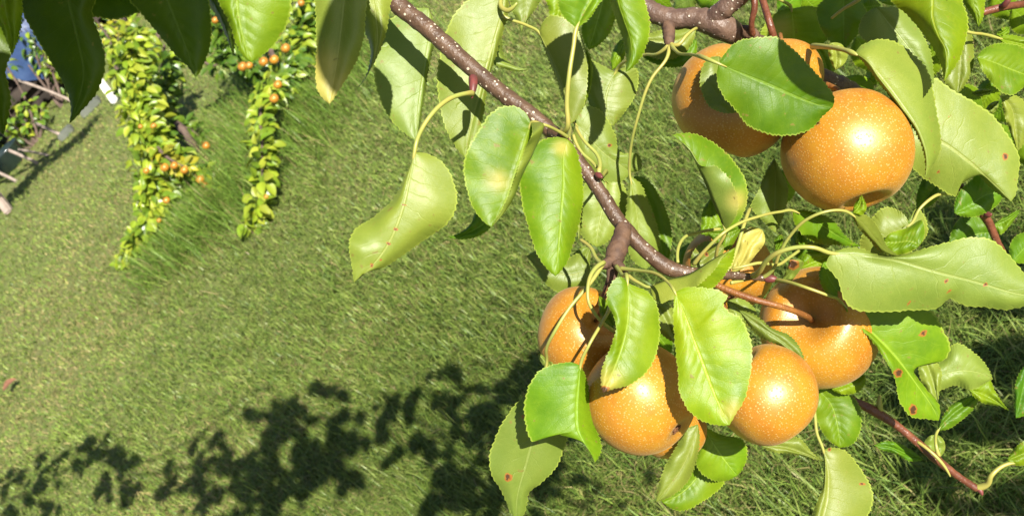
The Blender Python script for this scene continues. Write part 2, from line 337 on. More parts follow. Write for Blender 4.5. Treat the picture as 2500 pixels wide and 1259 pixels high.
tube('petiole', [(2385, 1190, .70), (2410, 1180, .695), (2420, 1160, .69), (2445, 1138, .69), (2480, 1128, .69)], [9, 8, 6, 5, 4], MPET, D)
tube('petiole', [(2150, 1003, .70), (2147, 985, .697), (2148, 965, .695)], [6, 7, 3], MPET, D)
tube('petiole', [(2240, 1078, .698), (2270, 1100, .692), (2300, 1130, .69), (2320, 1162, .69)], [4, 4, 4, 2], MPET, D)
K = branch_obj('dark red twig end among leaves at the right edge of the top corner', [
    ([(2395, 32, .72), (2440, 20, .72), (2500, 10, .73), (2600, -10, .75)], [9, 9, 9, 10])], MRED, 'pear_twig')
bud([(2450, 15, .715), (2462, 0, .71), (2470, -12, .71)], [8, 6, 3], K)
E = branch_obj('overhanging pear shoot above the top left corner with large shaded leaves', [
    ([(-420, -420, .46), (-150, -330, .47), (100, -260, .48), (360, -230, .49), (620, -220, .51), (860, -200, .55), (960, -160, .60)], [14, 13, 12, 11, 10, 9, 7])], MBARK)

# ------------------------------------------------------------------ leaves of the overhanging shoot
leaf(E, 'U', (5, -170, .44), (29, 136, .44), [(-50, -80), (-40, 0), (5, 72), (18, 105)], [(5, -60), (15, 30), (27, 90)], [(50, -80), (54, 0), (54, 45), (44, 95)], z=(.4, 0, -.3))
leaf(E, 'U', (-60, -120, .47), (8, 330, .47), [(-120, 0), (-110, 160), (-40, 280)], [(-40, 50), (-30, 180), (-5, 270)], [(5, 55), (28, 120), (14, 172), (26, 240), (18, 295)], z=(.3, .2, 0), tint=(.42, .48, .5))  # this low tint, repeated below, puts extra shade into the leaf colour
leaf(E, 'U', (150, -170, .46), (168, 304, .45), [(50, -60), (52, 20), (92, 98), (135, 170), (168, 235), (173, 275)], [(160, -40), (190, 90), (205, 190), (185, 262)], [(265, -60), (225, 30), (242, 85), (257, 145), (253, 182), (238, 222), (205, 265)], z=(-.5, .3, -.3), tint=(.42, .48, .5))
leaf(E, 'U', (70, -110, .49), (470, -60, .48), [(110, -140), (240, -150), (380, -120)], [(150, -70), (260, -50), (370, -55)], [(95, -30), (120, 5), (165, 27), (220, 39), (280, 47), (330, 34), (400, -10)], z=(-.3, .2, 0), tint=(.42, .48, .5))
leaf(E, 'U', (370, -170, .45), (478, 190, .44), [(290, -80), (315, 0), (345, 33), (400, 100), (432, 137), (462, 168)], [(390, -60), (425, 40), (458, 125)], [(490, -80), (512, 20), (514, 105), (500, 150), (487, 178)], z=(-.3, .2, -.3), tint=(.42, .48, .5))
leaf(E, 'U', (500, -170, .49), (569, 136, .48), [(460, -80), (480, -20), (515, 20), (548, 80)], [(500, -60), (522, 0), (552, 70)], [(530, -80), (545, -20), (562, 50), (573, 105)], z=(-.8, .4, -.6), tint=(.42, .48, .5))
leaf(E, 'U', (600, -180, .43), (614, 152, .43), [(520, -80), (530, -10), (562, 62), (577, 105), (598, 143)], [(580, -60), (578, 20), (592, 90)], [(700, -90), (711, -10), (700, 62), (678, 98), (645, 132)], z=(0, .3, -.5), label='broad sunlit glossy leaf hanging above the far trees')
leaf(E, 'D', (850, -160, .53), (805, 254, .52), [(770, -60), (770, 10), (772, 60), (773, 120), (771, 180), (777, 224)], [(845, -40), (835, 60), (822, 160)], [(900, -60), (893, 20), (888, 90), (868, 155), (843, 195), (822, 230)], z=(0, .2, 0), yel=[(800, 225, 75), (785, 165, 50)], label='drooping shaded leaf with a yellowed sunlit tip')
leaf(E, 'D', (900, -150, .56), (870, 220, .56), [(850, -60), (862, 0), (886, 65), (905, 125), (896, 180)], [(905, -40), (918, 40), (922, 110), (902, 175)], [(960, -60), (953, 10), (946, 60), (935, 105), (913, 155), (890, 192)], z=(-.3, .3, -.2))
leaf(E, 'U', (800, -90, .62), (840, 6, .62), [(765, -60), (768, -20), (790, 4)], [(800, -40)], [(850, -60), (862, -20)], z=(0, 0, 0))

# ------------------------------------------------------------------ leaves of the long branch
leaf(A, 'D', (1046, 20, .72), (1018, 344, .71), [(975, 35), (938, 60), (915, 140), (916, 195), (950, 285), (992, 328)], [(1050, 80), (1040, 150), (1026, 240), (1019, 300)], [(1062, 80, -.5), (1048, 160, -.8), (1034, 250, -.6)], z=(.3, 0, -.8))
leaf(A, 'D', (1236, -50, .70), (1136, 386, .70), [(1170, -20), (1110, 35), (1080, 110), (1068, 205), (1084, 298), (1110, 355)], [(1226, 30), (1205, 110), (1180, 205), (1150, 310)], [(1240, 30, -.4), (1218, 110, -.5), (1192, 200, 0), (1178, 290, 0), (1158, 350, 0)], z=(.2, .1, -.2), label='long pale leaf crossed by the branch shadow')
tube('petiole', [(1232, -20, .70), (1226, 20, .69), (1240, 26, .685), (1262, 8, .68)], [4, 6, 6, 3], MPET, A)
leaf(A, 'D', (1214, 60, .76), (1294, 168, .76), [(1196, 100), (1200, 150), (1245, 172), (1275, 174)], [(1212, 100), (1225, 145), (1258, 163)], [(1224, 90, -1), (1232, 138, -1), (1262, 164, -.6)], z=(0, 0, -1))
leaf(A, 'D', (1275, -60, .76), (1272, 80, .76), [(1246, -20), (1252, 30), (1266, 60)], [(1285, -10), (1282, 40)], [(1330, -20), (1312, 15), (1288, 50)], z=(0, .2, -.3))
leaf(A, 'U', (1360, -60, .77), (1345, 70, .77), [(1330, -20), (1340, 25)], [(1370, 0), (1360, 40)], [(1400, -20), (1390, 30), (1370, 60)])
leaf(A, 'D', (1316, 80, .71), (1392, 303, .70), [(1322, 60), (1345, 38), (1385, 50), (1418, 88), (1432, 140), (1434, 200), (1428, 245), (1410, 288)], [(1340, 128), (1362, 180), (1378, 225), (1388, 270)], [(1336, 138, -.5), (1356, 188, -.8), (1372, 232, -.6)], z=(.5, .3, -.8), pet=[(1226, 40, .70), (1245, 48, .70), (1285, 62, .705)])
leaf(A, 'U', (1418, 105, .72), (1424, 262, .72), [(1418, 140), (1425, 180), (1424, 225)], [(1430, 130), (1438, 175), (1434, 220)], [(1436, 125), (1447, 170), (1440, 220)])
leaf(A, 'U', (1408, 68, .60), (1470, -130, .60), [(1390, 55), (1370, 32), (1360, 0), (1375, -60), (1420, -110)], [(1428, 28), (1448, -5), (1465, -60)], [(1432, 52), (1446, 36), (1462, 10), (1490, -20), (1510, -80)], z=(.3, 0, .5), pet=[(1372, 320, .622), (1386, 308, .61), (1384, 255, .605), (1390, 180, .60), (1400, 115, .60)], prad=5.5)
leaf(A, 'U', (1530, -140, .62), (1527, 177, .61), [(1470, -60), (1488, 0), (1502, 42), (1520, 95), (1529, 140)], [(1506, -60), (1510, 5), (1526, 55), (1540, 98), (1542, 140)], [(1555, -60), (1573, 0), (1585, 45), (1582, 100), (1569, 132), (1548, 162)], z=(-1.6, .4, 0), tint=(1.0, 1.05, 1))
leaf(A, 'U', (1480, -30, .80), (1438, 122, .80), [(1425, 0), (1420, 60), (1425, 100)], [(1465, 30), (1450, 80)], [(1505, 10), (1500, 52), (1484, 88), (1462, 110)])
leaf(B, 'D', (1502, 178, .74), (1498, 308, .74), [(1470, 160), (1444, 150), (1434, 200), (1434, 240), (1460, 285)], [(1490, 205), (1478, 245), (1485, 285)], [(1530, 165), (1552, 168), (1559, 198), (1547, 240), (1520, 280)], z=(-.2, .2, -.3), pet=[(1632, 112, .675), (1612, 128, .68), (1575, 134, .70), (1532, 147, .72)])
leaf(B, 'U', (1528, 90, .76), (1494, 172, .76), [(1508, 105), (1492, 140)], [(1515, 120), (1502, 150)], [(1530, 120), (1515, 155)], z=(0, .3, 0))
leaf(A, 'D', (1402, 300, .73), (1540, 420, .74), [(1420, 262), (1450, 262), (1500, 325), (1514, 372), (1560, 378), (1562, 415)], [(1430, 330), (1470, 370), (1510, 400)], [(1405, 340), (1425, 390), (1460, 430), (1500, 448)], z=(0, .3, 0), spots=[(1488, 355, 7)], pet=[(1388, 340, .64), (1392, 318, .68)])
leaf(A, 'D', (1480, 440, .74), (1456, 602, .74), [(1440, 440), (1418, 470), (1416, 520), (1418, 572), (1440, 592)], [(1475, 490), (1462, 550)], [(1510, 440), (1528, 466), (1531, 520), (1505, 560), (1485, 588)], z=(0, .2, 0), pet=[(1462, 420, .63), (1470, 430, .69)])
leaf(A, 'D', (1400, 320, .70), (1413, 590, .69), [(1396, 360), (1402, 450), (1405, 540)], [(1406, 380), (1410, 460), (1412, 540)], [(1414, 380), (1421, 460), (1420, 540)], z=(-.4, .2, -.4))
tube('petiole', [(1406, 310, .66), (1428, 346, .65), (1457, 377, .645), (1462, 417, .632)], [4, 4, 4.5, 6], MPET, A)
tube('petiole', [(1400, 330, .66), (1420, 372, .655), (1445, 395, .65), (1456, 408, .645)], [4, 4, 4, 4], MPET, A)
leaf(B, 'D', (1538, 430, .71), (1578, 657, .72), [(1533, 475), (1528, 530), (1530, 590), (1545, 635)], [(1550, 490), (1560, 560), (1572, 620)], [(1560, 445), (1580, 488), (1602, 545), (1610, 590), (1600, 630)], z=(0, .2, -.4), pet=[(1634, 112, .675), (1628, 142, .67), (1592, 190, .67), (1556, 290, .68), (1538, 380, .70)])
leaf(A, 'U', (1548, 430, .78), (1622, 660, .77), [(1545, 470), (1570, 560), (1590, 620)], [(1580, 480), (1605, 560), (1618, 620)], [(1575, 435), (1606, 472), (1632, 530), (1640, 570), (1636, 615)], tint=(.8, .9, 1))
leaf(A, 'D', (1012, 372, .60), (864, 690, .60), [(985, 440, -.2), (955, 492, -.4), (905, 535, -.5), (862, 566, -.3), (853, 592, .2), (858, 640, .2)], [(1001, 425), (984, 500), (968, 550), (946, 600), (912, 645)], [(1045, 376), (1085, 402), (1110, 452), (1116, 492), (1092, 545), (1040, 582), (985, 622), (930, 655), (884, 668)], z=(-.4, .3, -.7), b=.3, pet=[(1152, 228, .638), (1143, 228, .632), (1100, 240, .62), (1060, 272, .61), (1030, 315, .605), (1016, 350, .60)], prad=5.5, spots=[(950, 595, 7), (985, 500, 4), (965, 560, 4), (1000, 450, 4), (930, 635, 4), (907, 646, 6)], label='large pale leaf with a rusty midrib curling to a point over the lawn')
leaf(A, 'U', (1296, 300, .605), (1200, 554, .595), [(1270, 265), (1228, 260), (1200, 275), (1168, 320), (1140, 370), (1132, 410), (1138, 455), (1155, 505), (1182, 542)], [(1282, 345, -.3), (1262, 410, -.3), (1235, 490, -.2)], [(1300, 318, 2.0), (1280, 365, 2.2), (1262, 420, 2.0), (1245, 470, 1.2)], X=[(1324, 300, .7), (1306, 365, .9), (1276, 425, .8), (1248, 495, .4)], ref=0, yel=[(1215, 440, 25)], pet=[(1385, 335, .62), (1362, 320, .61), (1325, 304, .60)])
leaf(A, 'U', (1385, 340, .60), (1356, 674, .585), [(1345, 336), (1312, 350), (1285, 390), (1270, 430), (1272, 480), (1286, 540), (1308, 610), (1332, 652)], [(1377, 380), (1377, 450), (1371, 525), (1364, 605)], [(1400, 355), (1418, 410), (1424, 468), (1414, 545), (1398, 600), (1378, 650)], z=(-.2, .2, -.9), yel=[(1370, 360, 20)], tint=(1.1, 1.1, 1), label='bright upper leaf hanging point down in front of the branch')
leaf(A, 'U', (1196, 530, .70), (1090, 578, .70), [(1165, 512), (1150, 545), (1122, 568)], [(1182, 545), (1150, 565)], [(1198, 552), (1170, 575), (1125, 584)], tint=(.8, .95, 1.1))
leaf(A, 'D', (1440, 650, .72), (1285, 625, .72), [(1420, 620), (1360, 640), (1320, 612)], [(1400, 670), (1345, 660)], [(1430, 700), (1370, 715), (1330, 690), (1305, 650)], z=(-.3, .3, 0))
leaf(A, 'D', (1440, 600, .75), (1370, 700, .75), [(1410, 610), (1385, 650)], [(1420, 640), (1395, 680)], [(1440, 640), (1420, 690), (1390, 705)])
tube('petiole', [(1417, 585, .65), (1440, 602, .64), (1457, 632, .625), (1480, 650, .61)], [4, 4.5, 5, 6], MPET, A)
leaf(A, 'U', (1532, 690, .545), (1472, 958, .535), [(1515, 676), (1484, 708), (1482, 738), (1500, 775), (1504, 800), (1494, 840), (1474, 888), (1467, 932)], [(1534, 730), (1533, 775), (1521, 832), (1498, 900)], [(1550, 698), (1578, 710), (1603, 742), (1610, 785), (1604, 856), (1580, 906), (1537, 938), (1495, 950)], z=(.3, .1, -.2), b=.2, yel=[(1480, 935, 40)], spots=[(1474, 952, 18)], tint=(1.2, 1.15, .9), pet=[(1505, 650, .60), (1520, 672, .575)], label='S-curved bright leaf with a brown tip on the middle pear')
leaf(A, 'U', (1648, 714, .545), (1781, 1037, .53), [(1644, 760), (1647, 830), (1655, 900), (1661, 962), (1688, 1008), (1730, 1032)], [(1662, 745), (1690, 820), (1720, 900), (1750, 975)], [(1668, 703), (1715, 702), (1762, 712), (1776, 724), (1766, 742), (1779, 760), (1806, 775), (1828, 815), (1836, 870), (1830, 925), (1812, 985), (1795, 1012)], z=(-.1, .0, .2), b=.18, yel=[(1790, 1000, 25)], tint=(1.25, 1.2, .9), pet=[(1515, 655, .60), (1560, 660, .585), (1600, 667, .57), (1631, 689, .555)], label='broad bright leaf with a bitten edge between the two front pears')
leaf(A, 'D', (1588, 700, .585), (1794, 604, .575), [(1610, 738, .9), (1650, 732, 1.1), (1697, 702, 1.1), (1742, 660, .8), (1768, 626, .3)], [(1620, 684, .2), (1680, 668, .2), (1740, 632, .1)], [(1640, 706, -.6), (1735, 706, -.6), (1775, 662, -.5), (1792, 625, -.2)], ref=0, b=.15, pet=[(1530, 668, .60), (1560, 690, .59)])
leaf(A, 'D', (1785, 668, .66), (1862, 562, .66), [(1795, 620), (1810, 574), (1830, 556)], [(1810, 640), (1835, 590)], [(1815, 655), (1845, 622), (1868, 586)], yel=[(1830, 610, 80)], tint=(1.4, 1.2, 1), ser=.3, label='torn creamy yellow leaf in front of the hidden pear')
leaf(A, 'D', (1905, 690, .655), (1928, 634, .64), [(1925, 690), (1945, 670), (1962, 640)], [(1920, 675), (1935, 650)], [(1915, 670), (1925, 645)], spots=[(1935, 645, 20)], ser=.3, label='small curled leaf with a dead brown tip')
leaf(A, 'D', (1890, 386, .67), (1893, 568, .67), [(1872, 415), (1852, 465), (1834, 505), (1858, 535)], [(1893, 430), (1892, 500)], [(1904, 412), (1922, 450), (1916, 515)], z=(.3, .3, -.6))
tube('petiole', [(1830, 510, .665), (1816, 549, .65), (1801, 600, .645), (1788, 638, .64), (1776, 664, .635)], [4.5, 4.5, 4.5, 5, 6], MPET, A)
leaf(A, 'D', (1770, 560, .61), (1641, 330, .60), [(1800, 520, 1.0), (1797, 468, 1.2), (1776, 432, 1.1), (1742, 404, .9), (1718, 408, .5), (1690, 370, .2)], [(1742, 500, .2), (1713, 430, .2), (1672, 356, .1)], [(1798, 545), (1822, 500), (1822, 448), (1800, 405), (1765, 366), (1722, 337), (1678, 325)], z=(1, .2, -.6), ref=0, b=.2, yel=[(1800, 490, 25)], pet=[(1750, 640, .635), (1752, 605, .62)], label='leaf folded over to show its pale underside below the shaded pear')
leaf(A, 'U', (1935, 514, .64), (2104, 602, .67), [(1980, 516), (2036, 540), (2060, 572)], [(1985, 535), (2045, 575)], [(1940, 545), (1985, 590), (2040, 598)], z=(0, .3, 0), tint=(.85, .95, 1), pet=[(1694, 645, .62), (1727, 605, .61), (1763, 571, .605), (1803, 546, .61), (1854, 528, .62), (1905, 517, .635)])
leaf(A, 'D', (2080, 524, .60), (2196, 624, .63), [(2105, 522), (2128, 535), (2150, 568), (2168, 604)], [(2106, 545), (2135, 580), (2165, 612)], [(2090, 548), (2118, 580), (2150, 614)], z=(-.2, .3, -.2), pet=[(1862, 678, .638), (1887, 658, .63), (1902, 622, .62), (1930, 574, .61), (1969, 536, .60), (2007, 519, .595), (2045, 513, .595)], tint=(.85, .85, .8))
leaf(A, 'U', (2082, 520, .60), (2104, 476, .60), [(2086, 500), (2096, 485)], [(2096, 505)], [(2106, 524), (2116, 504), (2110, 488)], z=(0, 0, 0))
leaf(A, 'D', (2030, 618, .585), (2560, 725, .575), [(2075, 604, -.2), (2170, 627, -.1), (2240, 612, 0), (2300, 595, 0), (2370, 580, 0), (2420, 585, 0), (2460, 618, 0), (2500, 668, 0)], [(2100, 622), (2173, 630), (2290, 664), (2400, 694), (2490, 718)], [(2018, 640), (2048, 688), (2060, 730), (2084, 754), (2130, 761), (2212, 757), (2290, 750), (2322, 728), (2345, 742), (2400, 749), (2465, 754), (2510, 744)], z=(0, .2, -.7), b=.25, spots=[(2218, 743, 6), (2405, 697, 7), (2310, 688, 7), (2318, 712, 7), (2160, 695, 3)], pet=[(1840, 672, .625), (1856, 660, .61), (1870, 638, .60), (1900, 616, .59), (1943, 604, .585), (1985, 604, .582)], prad=5.5, label='very long pale leaf with torn lower edge reaching the right edge')
leaf(A, 'U', (2010, 640, .63), (2120, 770, .64), [(2000, 670), (2010, 705), (2060, 750)], [(2030, 690), (2070, 735)], [(2050, 640), (2090, 690), (2110, 740)], tint=(.8, .9, 1))
leaf(A, 'U', (2058, 742, .628), (2292, 1026, .64), [(2085, 785), (2112, 812), (2160, 875), (2186, 925), (2196, 978), (2226, 1016), (2262, 1022)], [(2112, 797), (2180, 865), (2240, 940), (2275, 990)], [(2100, 752), (2200, 750), (2275, 760), (2302, 805), (2320, 852), (2302, 880), (2252, 870), (2222, 864), (2228, 900), (2262, 950), (2294, 992)], z=(.6, 0, -.4), spots=[(2256, 813, 11), (2193, 910, 14), (2229, 999, 13)], pet=[(1895, 684, .635), (1925, 688, .62), (1969, 702, .607), (2019, 720, .605)], tint=(1.05, 1.1, 1), label='glossy leaf with orange rust spots beside the right-hand pear')
leaf(A, 'D', (2256, 868, .65), (2290, 982, .64), [(2244, 890), (2250, 930), (2270, 960)], [(2268, 900), (2282, 945)], [(2280, 876), (2298, 905), (2294, 950)], tint=(1.1, 1.1, 1))
leaf(A, 'D', (2270, 930, .67), (2424, 925, .67), [(2300, 870), (2335, 838), (2380, 862), (2408, 892)], [(2310, 912), (2370, 905)], [(2290, 950), (2330, 940), (2376, 950), (2405, 935)], z=(-.3, .3, -.2))
leaf(A, 'U', (2365, 950, .69), (2464, 1002, .69), [(2390, 940), (2414, 925), (2430, 955)], [(2395, 960), (2430, 978)], [(2380, 970), (2402, 984), (2435, 990)])
leaf(A, 'U', (1975, 940, .69), (2050, 1092, .69), [(1985, 980), (1994, 1020), (2012, 1060)], [(2025, 980), (2045, 1040)], [(2040, 945), (2096, 985), (2102, 1040), (2084, 1080)], tint=(.85, .92, 1))
leaf(A, 'U', (2030, 950, .68), (2112, 915, .68), [(2045, 930), (2080, 912)], [(2070, 935)], [(2060, 962), (2100, 952), (2112, 935)])
leaf(A, 'D', (2010, 1098, .66), (2015, 1350, .65), [(2012, 1130), (2008, 1190), (1985, 1250), (1970, 1300)], [(2020, 1150), (2018, 1210), (2005, 1280)], [(2030, 1092), (2060, 1098), (2096, 1136), (2124, 1184), (2132, 1212), (2124, 1245), (2090, 1300)], z=(0, .2, -.4), spots=[(2105, 1180, 6), (2025, 1096, 5)], pet=[(1985, 980, .66), (1990, 1020, .66), (1994, 1055, .66)])
leaf(A, 'D', (1860, 1088, .66), (2014, 1126, .66), [(1900, 1072), (1945, 1066), (1985, 1105)], [(1900, 1088), (1960, 1105)], [(1880, 1100), (1925, 1106), (1970, 1115)])
leaf(A, 'U', (1712, 1035, .67), (1800, 1160, .67), [(1704, 1080), (1702, 1140), (1750, 1174)], [(1740, 1080), (1775, 1130)], [(1760, 1060), (1815, 1075), (1824, 1115), (1815, 1140)], z=(-.3, .3, -.5), b=.3)
leaf(A, 'D', (1704, 1035, .62), (1602, 1224, .62), [(1684, 1042), (1652, 1088), (1621, 1145), (1604, 1198)], [(1690, 1085), (1665, 1140), (1630, 1190)], [(1708, 1070), (1699, 1124), (1684, 1166), (1642, 1208)], z=(0, .2, -.3))
leaf(A, 'U', (1730, 1100, .69), (1618, 1226, .69), [(1680, 1110), (1640, 1160), (1610, 1205)], [(1710, 1150), (1660, 1205)], [(1765, 1120), (1768, 1176), (1720, 1220), (1660, 1245)])
leaf(A, 'U', (1417, 892, .575), (1453, 1128, .57), [(1395, 884), (1368, 886), (1318, 904), (1290, 945), (1281, 1015), (1290, 1060), (1300, 1076), (1318, 1072), (1346, 1054), (1385, 1064), (1408, 1054), (1430, 1080)], [(1413, 940), (1409, 1000), (1412, 1050), (1432, 1090)], [(1424, 905), (1443, 975), (1455, 1040), (1467, 1100)], z=(-.3, .3, -1.2), b=.15, tint=(.95, 1.05, 1), pet=[(1490, 745, .60), (1485, 760, .59), (1462, 800, .575), (1440, 838, .57)], prad=4, label='square-looking leaf with a ragged end below the lower left pear')
leaf(A, 'D', (1335, 884, .61), (1260, 1290, .64), [(1300, 940), (1249, 998), (1212, 1062), (1196, 1110), (1200, 1158), (1220, 1190), (1238, 1225)], [(1318, 1000), (1288, 1120), (1262, 1220)], [(1350, 920), (1390, 1040), (1376, 1097), (1354, 1144), (1317, 1181), (1291, 1202), (1284, 1240)], z=(0, .2, -.3), spots=[(1241, 1164, 12), (1273, 1013, 7), (1360, 1080, 6)], pet=[(1474, 640, .605), (1440, 692, .595), (1390, 752, .59), (1354, 809, .59), (1334, 851, .60)], prad=4.2, label='pale lower leaf with one red blister spot at the bottom edge')
leaf(A, 'D', (1330, 870, .635), (1352, 902, .63), [(1316, 862), (1325, 890)], [(1338, 885)], [(1350, 878), (1358, 892)], ser=.3)
leaf(A, 'U', (1503, 803, .60), (1462, 722, .61), [(1480, 800), (1465, 765)], [(1488, 780), (1475, 750)], [(1502, 775), (1490, 742)], pet=[(1474, 640, .60), (1436, 694, .585), (1437, 736, .582), (1458, 773, .585)], prad=4)
leaf(A, 'D', (1600, 740, .63), (1655, 838, .63), [(1590, 770), (1615, 815)], [(1620, 770), (1640, 810)], [(1640, 750), (1652, 795)])
leaf(A, 'D', (1805, 757, .615), (1965, 890, .605), [(1835, 764), (1884, 800), (1930, 820), (1958, 858)], [(1840, 785), (1900, 825), (1945, 865)], [(1818, 780), (1850, 818), (1905, 845), (1950, 882)], z=(0, .2, -.2), tint=(.85, .85, .8))
leaf(A, 'D', (1775, 735, .64), (1850, 800, .64), [(1800, 728), (1838, 748)], [(1808, 758), (1835, 780)], [(1785, 770), (1820, 795)])
leaf(A, 'U', (1812, 553, .70), (1728, 568, .70), [(1780, 548), (1745, 556)], [(1780, 568), (1750, 570)], [(1800, 578), (1774, 612), (1745, 590)])
leaf(A, 'U', (1735, 485, .72), (1712, 572, .72), [(1718, 510), (1712, 545)], [(1735, 520), (1730, 555)], [(1755, 510), (1765, 560), (1740, 574)], tint=(.8, .9, 1))
leaf(A, 'U', (1893, 612, .65), (1910, 572, .65), [(1890, 595), (1893, 580)], [(1902, 592)], [(1908, 605), (1912, 590)], ser=.3)
leaf(A, 'U', (1956, 604, .66), (1952, 560, .66), [(1944, 590), (1944, 572)], [(1955, 585)], [(1972, 594), (1962, 574)], ser=.3)
leaf(A, 'D', (1960, 602, .67), (2036, 545, .68), [(1985, 586), (2010, 572)], [(1990, 600), (2020, 570)], [(2020, 605), (2040, 585), (2052, 562)])
leaf(A, 'U', (1955, 655, .675), (2030, 625, .675), [(1960, 625), (2000, 610)], [(1985, 640)], [(1970, 660), (2022, 648)])
leaf(A, 'D', (1686, 650, .66), (1768, 600, .66), [(1690, 620), (1720, 590)], [(1715, 635), (1745, 612)], [(1715, 660), (1755, 640)], spots=[(1725, 620, 7)], tint=(.9, .9, .9))
tube('petiole', [(1655, 640, .64), (1656, 605, .65), (1671, 579, .66), (1702, 568, .67), (1758, 559, .68)], [4, 4, 4, 4, 4], MPET, A)
tube('petiole', [(1788, 655, .63), (1815, 650, .628), (1850, 642, .63), (1900, 646, .64), (1925, 630, .65), (1950, 612, .66)], [4, 4, 4, 4, 4, 4], MPET, A)
tube('petiole', [(1785, 690, .63), (1815, 684, .635), (1850, 675, .638)], [5, 4, 4], MPET, A)

# ------------------------------------------------------------------ leaves of the top right limb and its twigs
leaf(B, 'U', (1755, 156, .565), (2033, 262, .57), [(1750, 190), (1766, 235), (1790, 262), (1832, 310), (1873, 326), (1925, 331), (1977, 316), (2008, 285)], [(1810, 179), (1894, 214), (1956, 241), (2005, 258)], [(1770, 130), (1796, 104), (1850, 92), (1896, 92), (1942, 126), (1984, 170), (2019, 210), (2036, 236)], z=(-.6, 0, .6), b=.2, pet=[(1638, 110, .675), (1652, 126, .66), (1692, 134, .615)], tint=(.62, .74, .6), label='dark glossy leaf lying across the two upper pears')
leaf(B, 'D', (1756, 138, .605), (1800, 275, .60), [(1732, 142), (1712, 175), (1711, 212), (1735, 262)], [(1758, 180), (1775, 230)], [(1775, 150), (1800, 200), (1810, 250)], z=(0, .1, 0))
tube('petiole', [(1636, 106, .675), (1655, 110, .67), (1675, 88, .67), (1700, 70, .68)], [5, 5, 4, 4], MPET, B)
leaf(B, 'D', (1700, 60, .74), (1560, 95, .74), [(1670, 70), (1610, 75)], [(1650, 100), (1600, 100)], [(1680, 120), (1640, 145), (1590, 140), (1560, 118)], z=(0, .2, 0))
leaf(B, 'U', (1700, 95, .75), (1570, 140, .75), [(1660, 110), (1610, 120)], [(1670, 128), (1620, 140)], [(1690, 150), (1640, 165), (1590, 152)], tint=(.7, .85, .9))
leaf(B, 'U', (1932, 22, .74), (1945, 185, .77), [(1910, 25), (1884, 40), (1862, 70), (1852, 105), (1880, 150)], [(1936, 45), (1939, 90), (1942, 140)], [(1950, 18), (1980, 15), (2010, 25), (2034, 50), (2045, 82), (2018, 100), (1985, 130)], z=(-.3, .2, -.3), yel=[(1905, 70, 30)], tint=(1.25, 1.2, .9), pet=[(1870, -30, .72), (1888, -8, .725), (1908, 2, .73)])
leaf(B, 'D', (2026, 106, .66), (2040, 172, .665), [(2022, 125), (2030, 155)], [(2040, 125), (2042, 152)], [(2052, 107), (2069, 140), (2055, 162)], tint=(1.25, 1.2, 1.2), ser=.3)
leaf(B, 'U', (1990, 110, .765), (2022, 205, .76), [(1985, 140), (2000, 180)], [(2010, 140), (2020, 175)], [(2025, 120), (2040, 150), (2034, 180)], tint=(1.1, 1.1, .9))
leaf(B, 'U', (2060, -25, .70), (2060, 125, .70), [(2020, -5), (1994, 20), (2000, 60), (2030, 105)], [(2060, 20), (2060, 75)], [(2095, 0), (2118, 36), (2106, 70), (2080, 100)], tint=(.85, .95, 1))
tube('petiole', [(2030, 45, .69), (2060, 22, .685), (2096, 0, .68), (2120, -25, .68)], [3.5, 4, 5, 5], MPET, B)
leaf(B, 'D', (2140, 18, .67), (2280, 205, .67), [(2112, 35), (2096, 78), (2130, 115), (2200, 160), (2250, 195)], [(2165, 50), (2205, 100), (2250, 160)], [(2160, 18), (2186, 18), (2220, 40), (2250, 82), (2272, 130), (2278, 170)], z=(0, .2, 0))
leaf(B, 'D', (2087, 132, .61), (2258, 436, .60), [(2094, 138), (2130, 182), (2166, 228), (2195, 266), (2240, 332), (2256, 375)], [(2108, 142, .5), (2150, 190, .6), (2195, 250, .7), (2245, 325, .7), (2263, 390, .4)], [(2098, 116), (2122, 102), (2156, 96), (2196, 108), (2232, 135), (2256, 161), (2272, 192), (2280, 235), (2290, 290), (2297, 335), (2293, 375), (2275, 410)], z=(-.2, .6, -.8), b=.4, pet=[(1985, 114, .67), (2020, 115, .64), (2060, 122, .62)], prad=5.5, label='long curled pale leaf hugging the right side of the upper pear')
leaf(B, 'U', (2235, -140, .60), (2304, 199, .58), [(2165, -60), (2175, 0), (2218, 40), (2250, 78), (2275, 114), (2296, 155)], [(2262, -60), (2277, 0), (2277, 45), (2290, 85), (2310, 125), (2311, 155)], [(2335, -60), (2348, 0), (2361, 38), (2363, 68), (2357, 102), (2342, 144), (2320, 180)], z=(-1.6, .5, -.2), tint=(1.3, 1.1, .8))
leaf(B, 'D', (2355, 30, .70), (2338, 230, .70), [(2310, 80), (2300, 150), (2310, 205)], [(2345, 90), (2345, 160)], [(2370, 75), (2377, 124), (2375, 162), (2360, 200)], tint=(.85, .9, .8))
leaf(K, 'U', (2385, -90, .69), (2389, 66, .69), [(2345, -40), (2350, 0), (2375, 42)], [(2372, -30), (2378, 10), (2386, 40)], [(2405, -40), (2404, 12), (2400, 42)], z=(-.5, .3, 0))
leaf(K, 'U', (2436, 93, .70), (2560, 120, .71), [(2460, 86), (2500, 92), (2530, 100)], [(2470, 102), (2520, 112)], [(2450, 110), (2490, 125), (2530, 128)], pet=[(2340, 72, .68), (2365, 79, .68), (2400, 84, .69)])
leaf(K, 'U', (2385, 140, .69), (2525, 190, .70), [(2405, 118), (2455, 106), (2500, 118), (2525, 150)], [(2420, 150), (2470, 170)], [(2392, 160), (2408, 185), (2430, 212), (2450, 228), (2470, 232), (2500, 212)], z=(-.4, .3, .6), b=.3)
leaf(K, 'U', (2432, 85, .71), (2464, 66, .71), [(2440, 72)], [(2448, 80)], [(2455, 92), (2464, 80)], ser=.3)
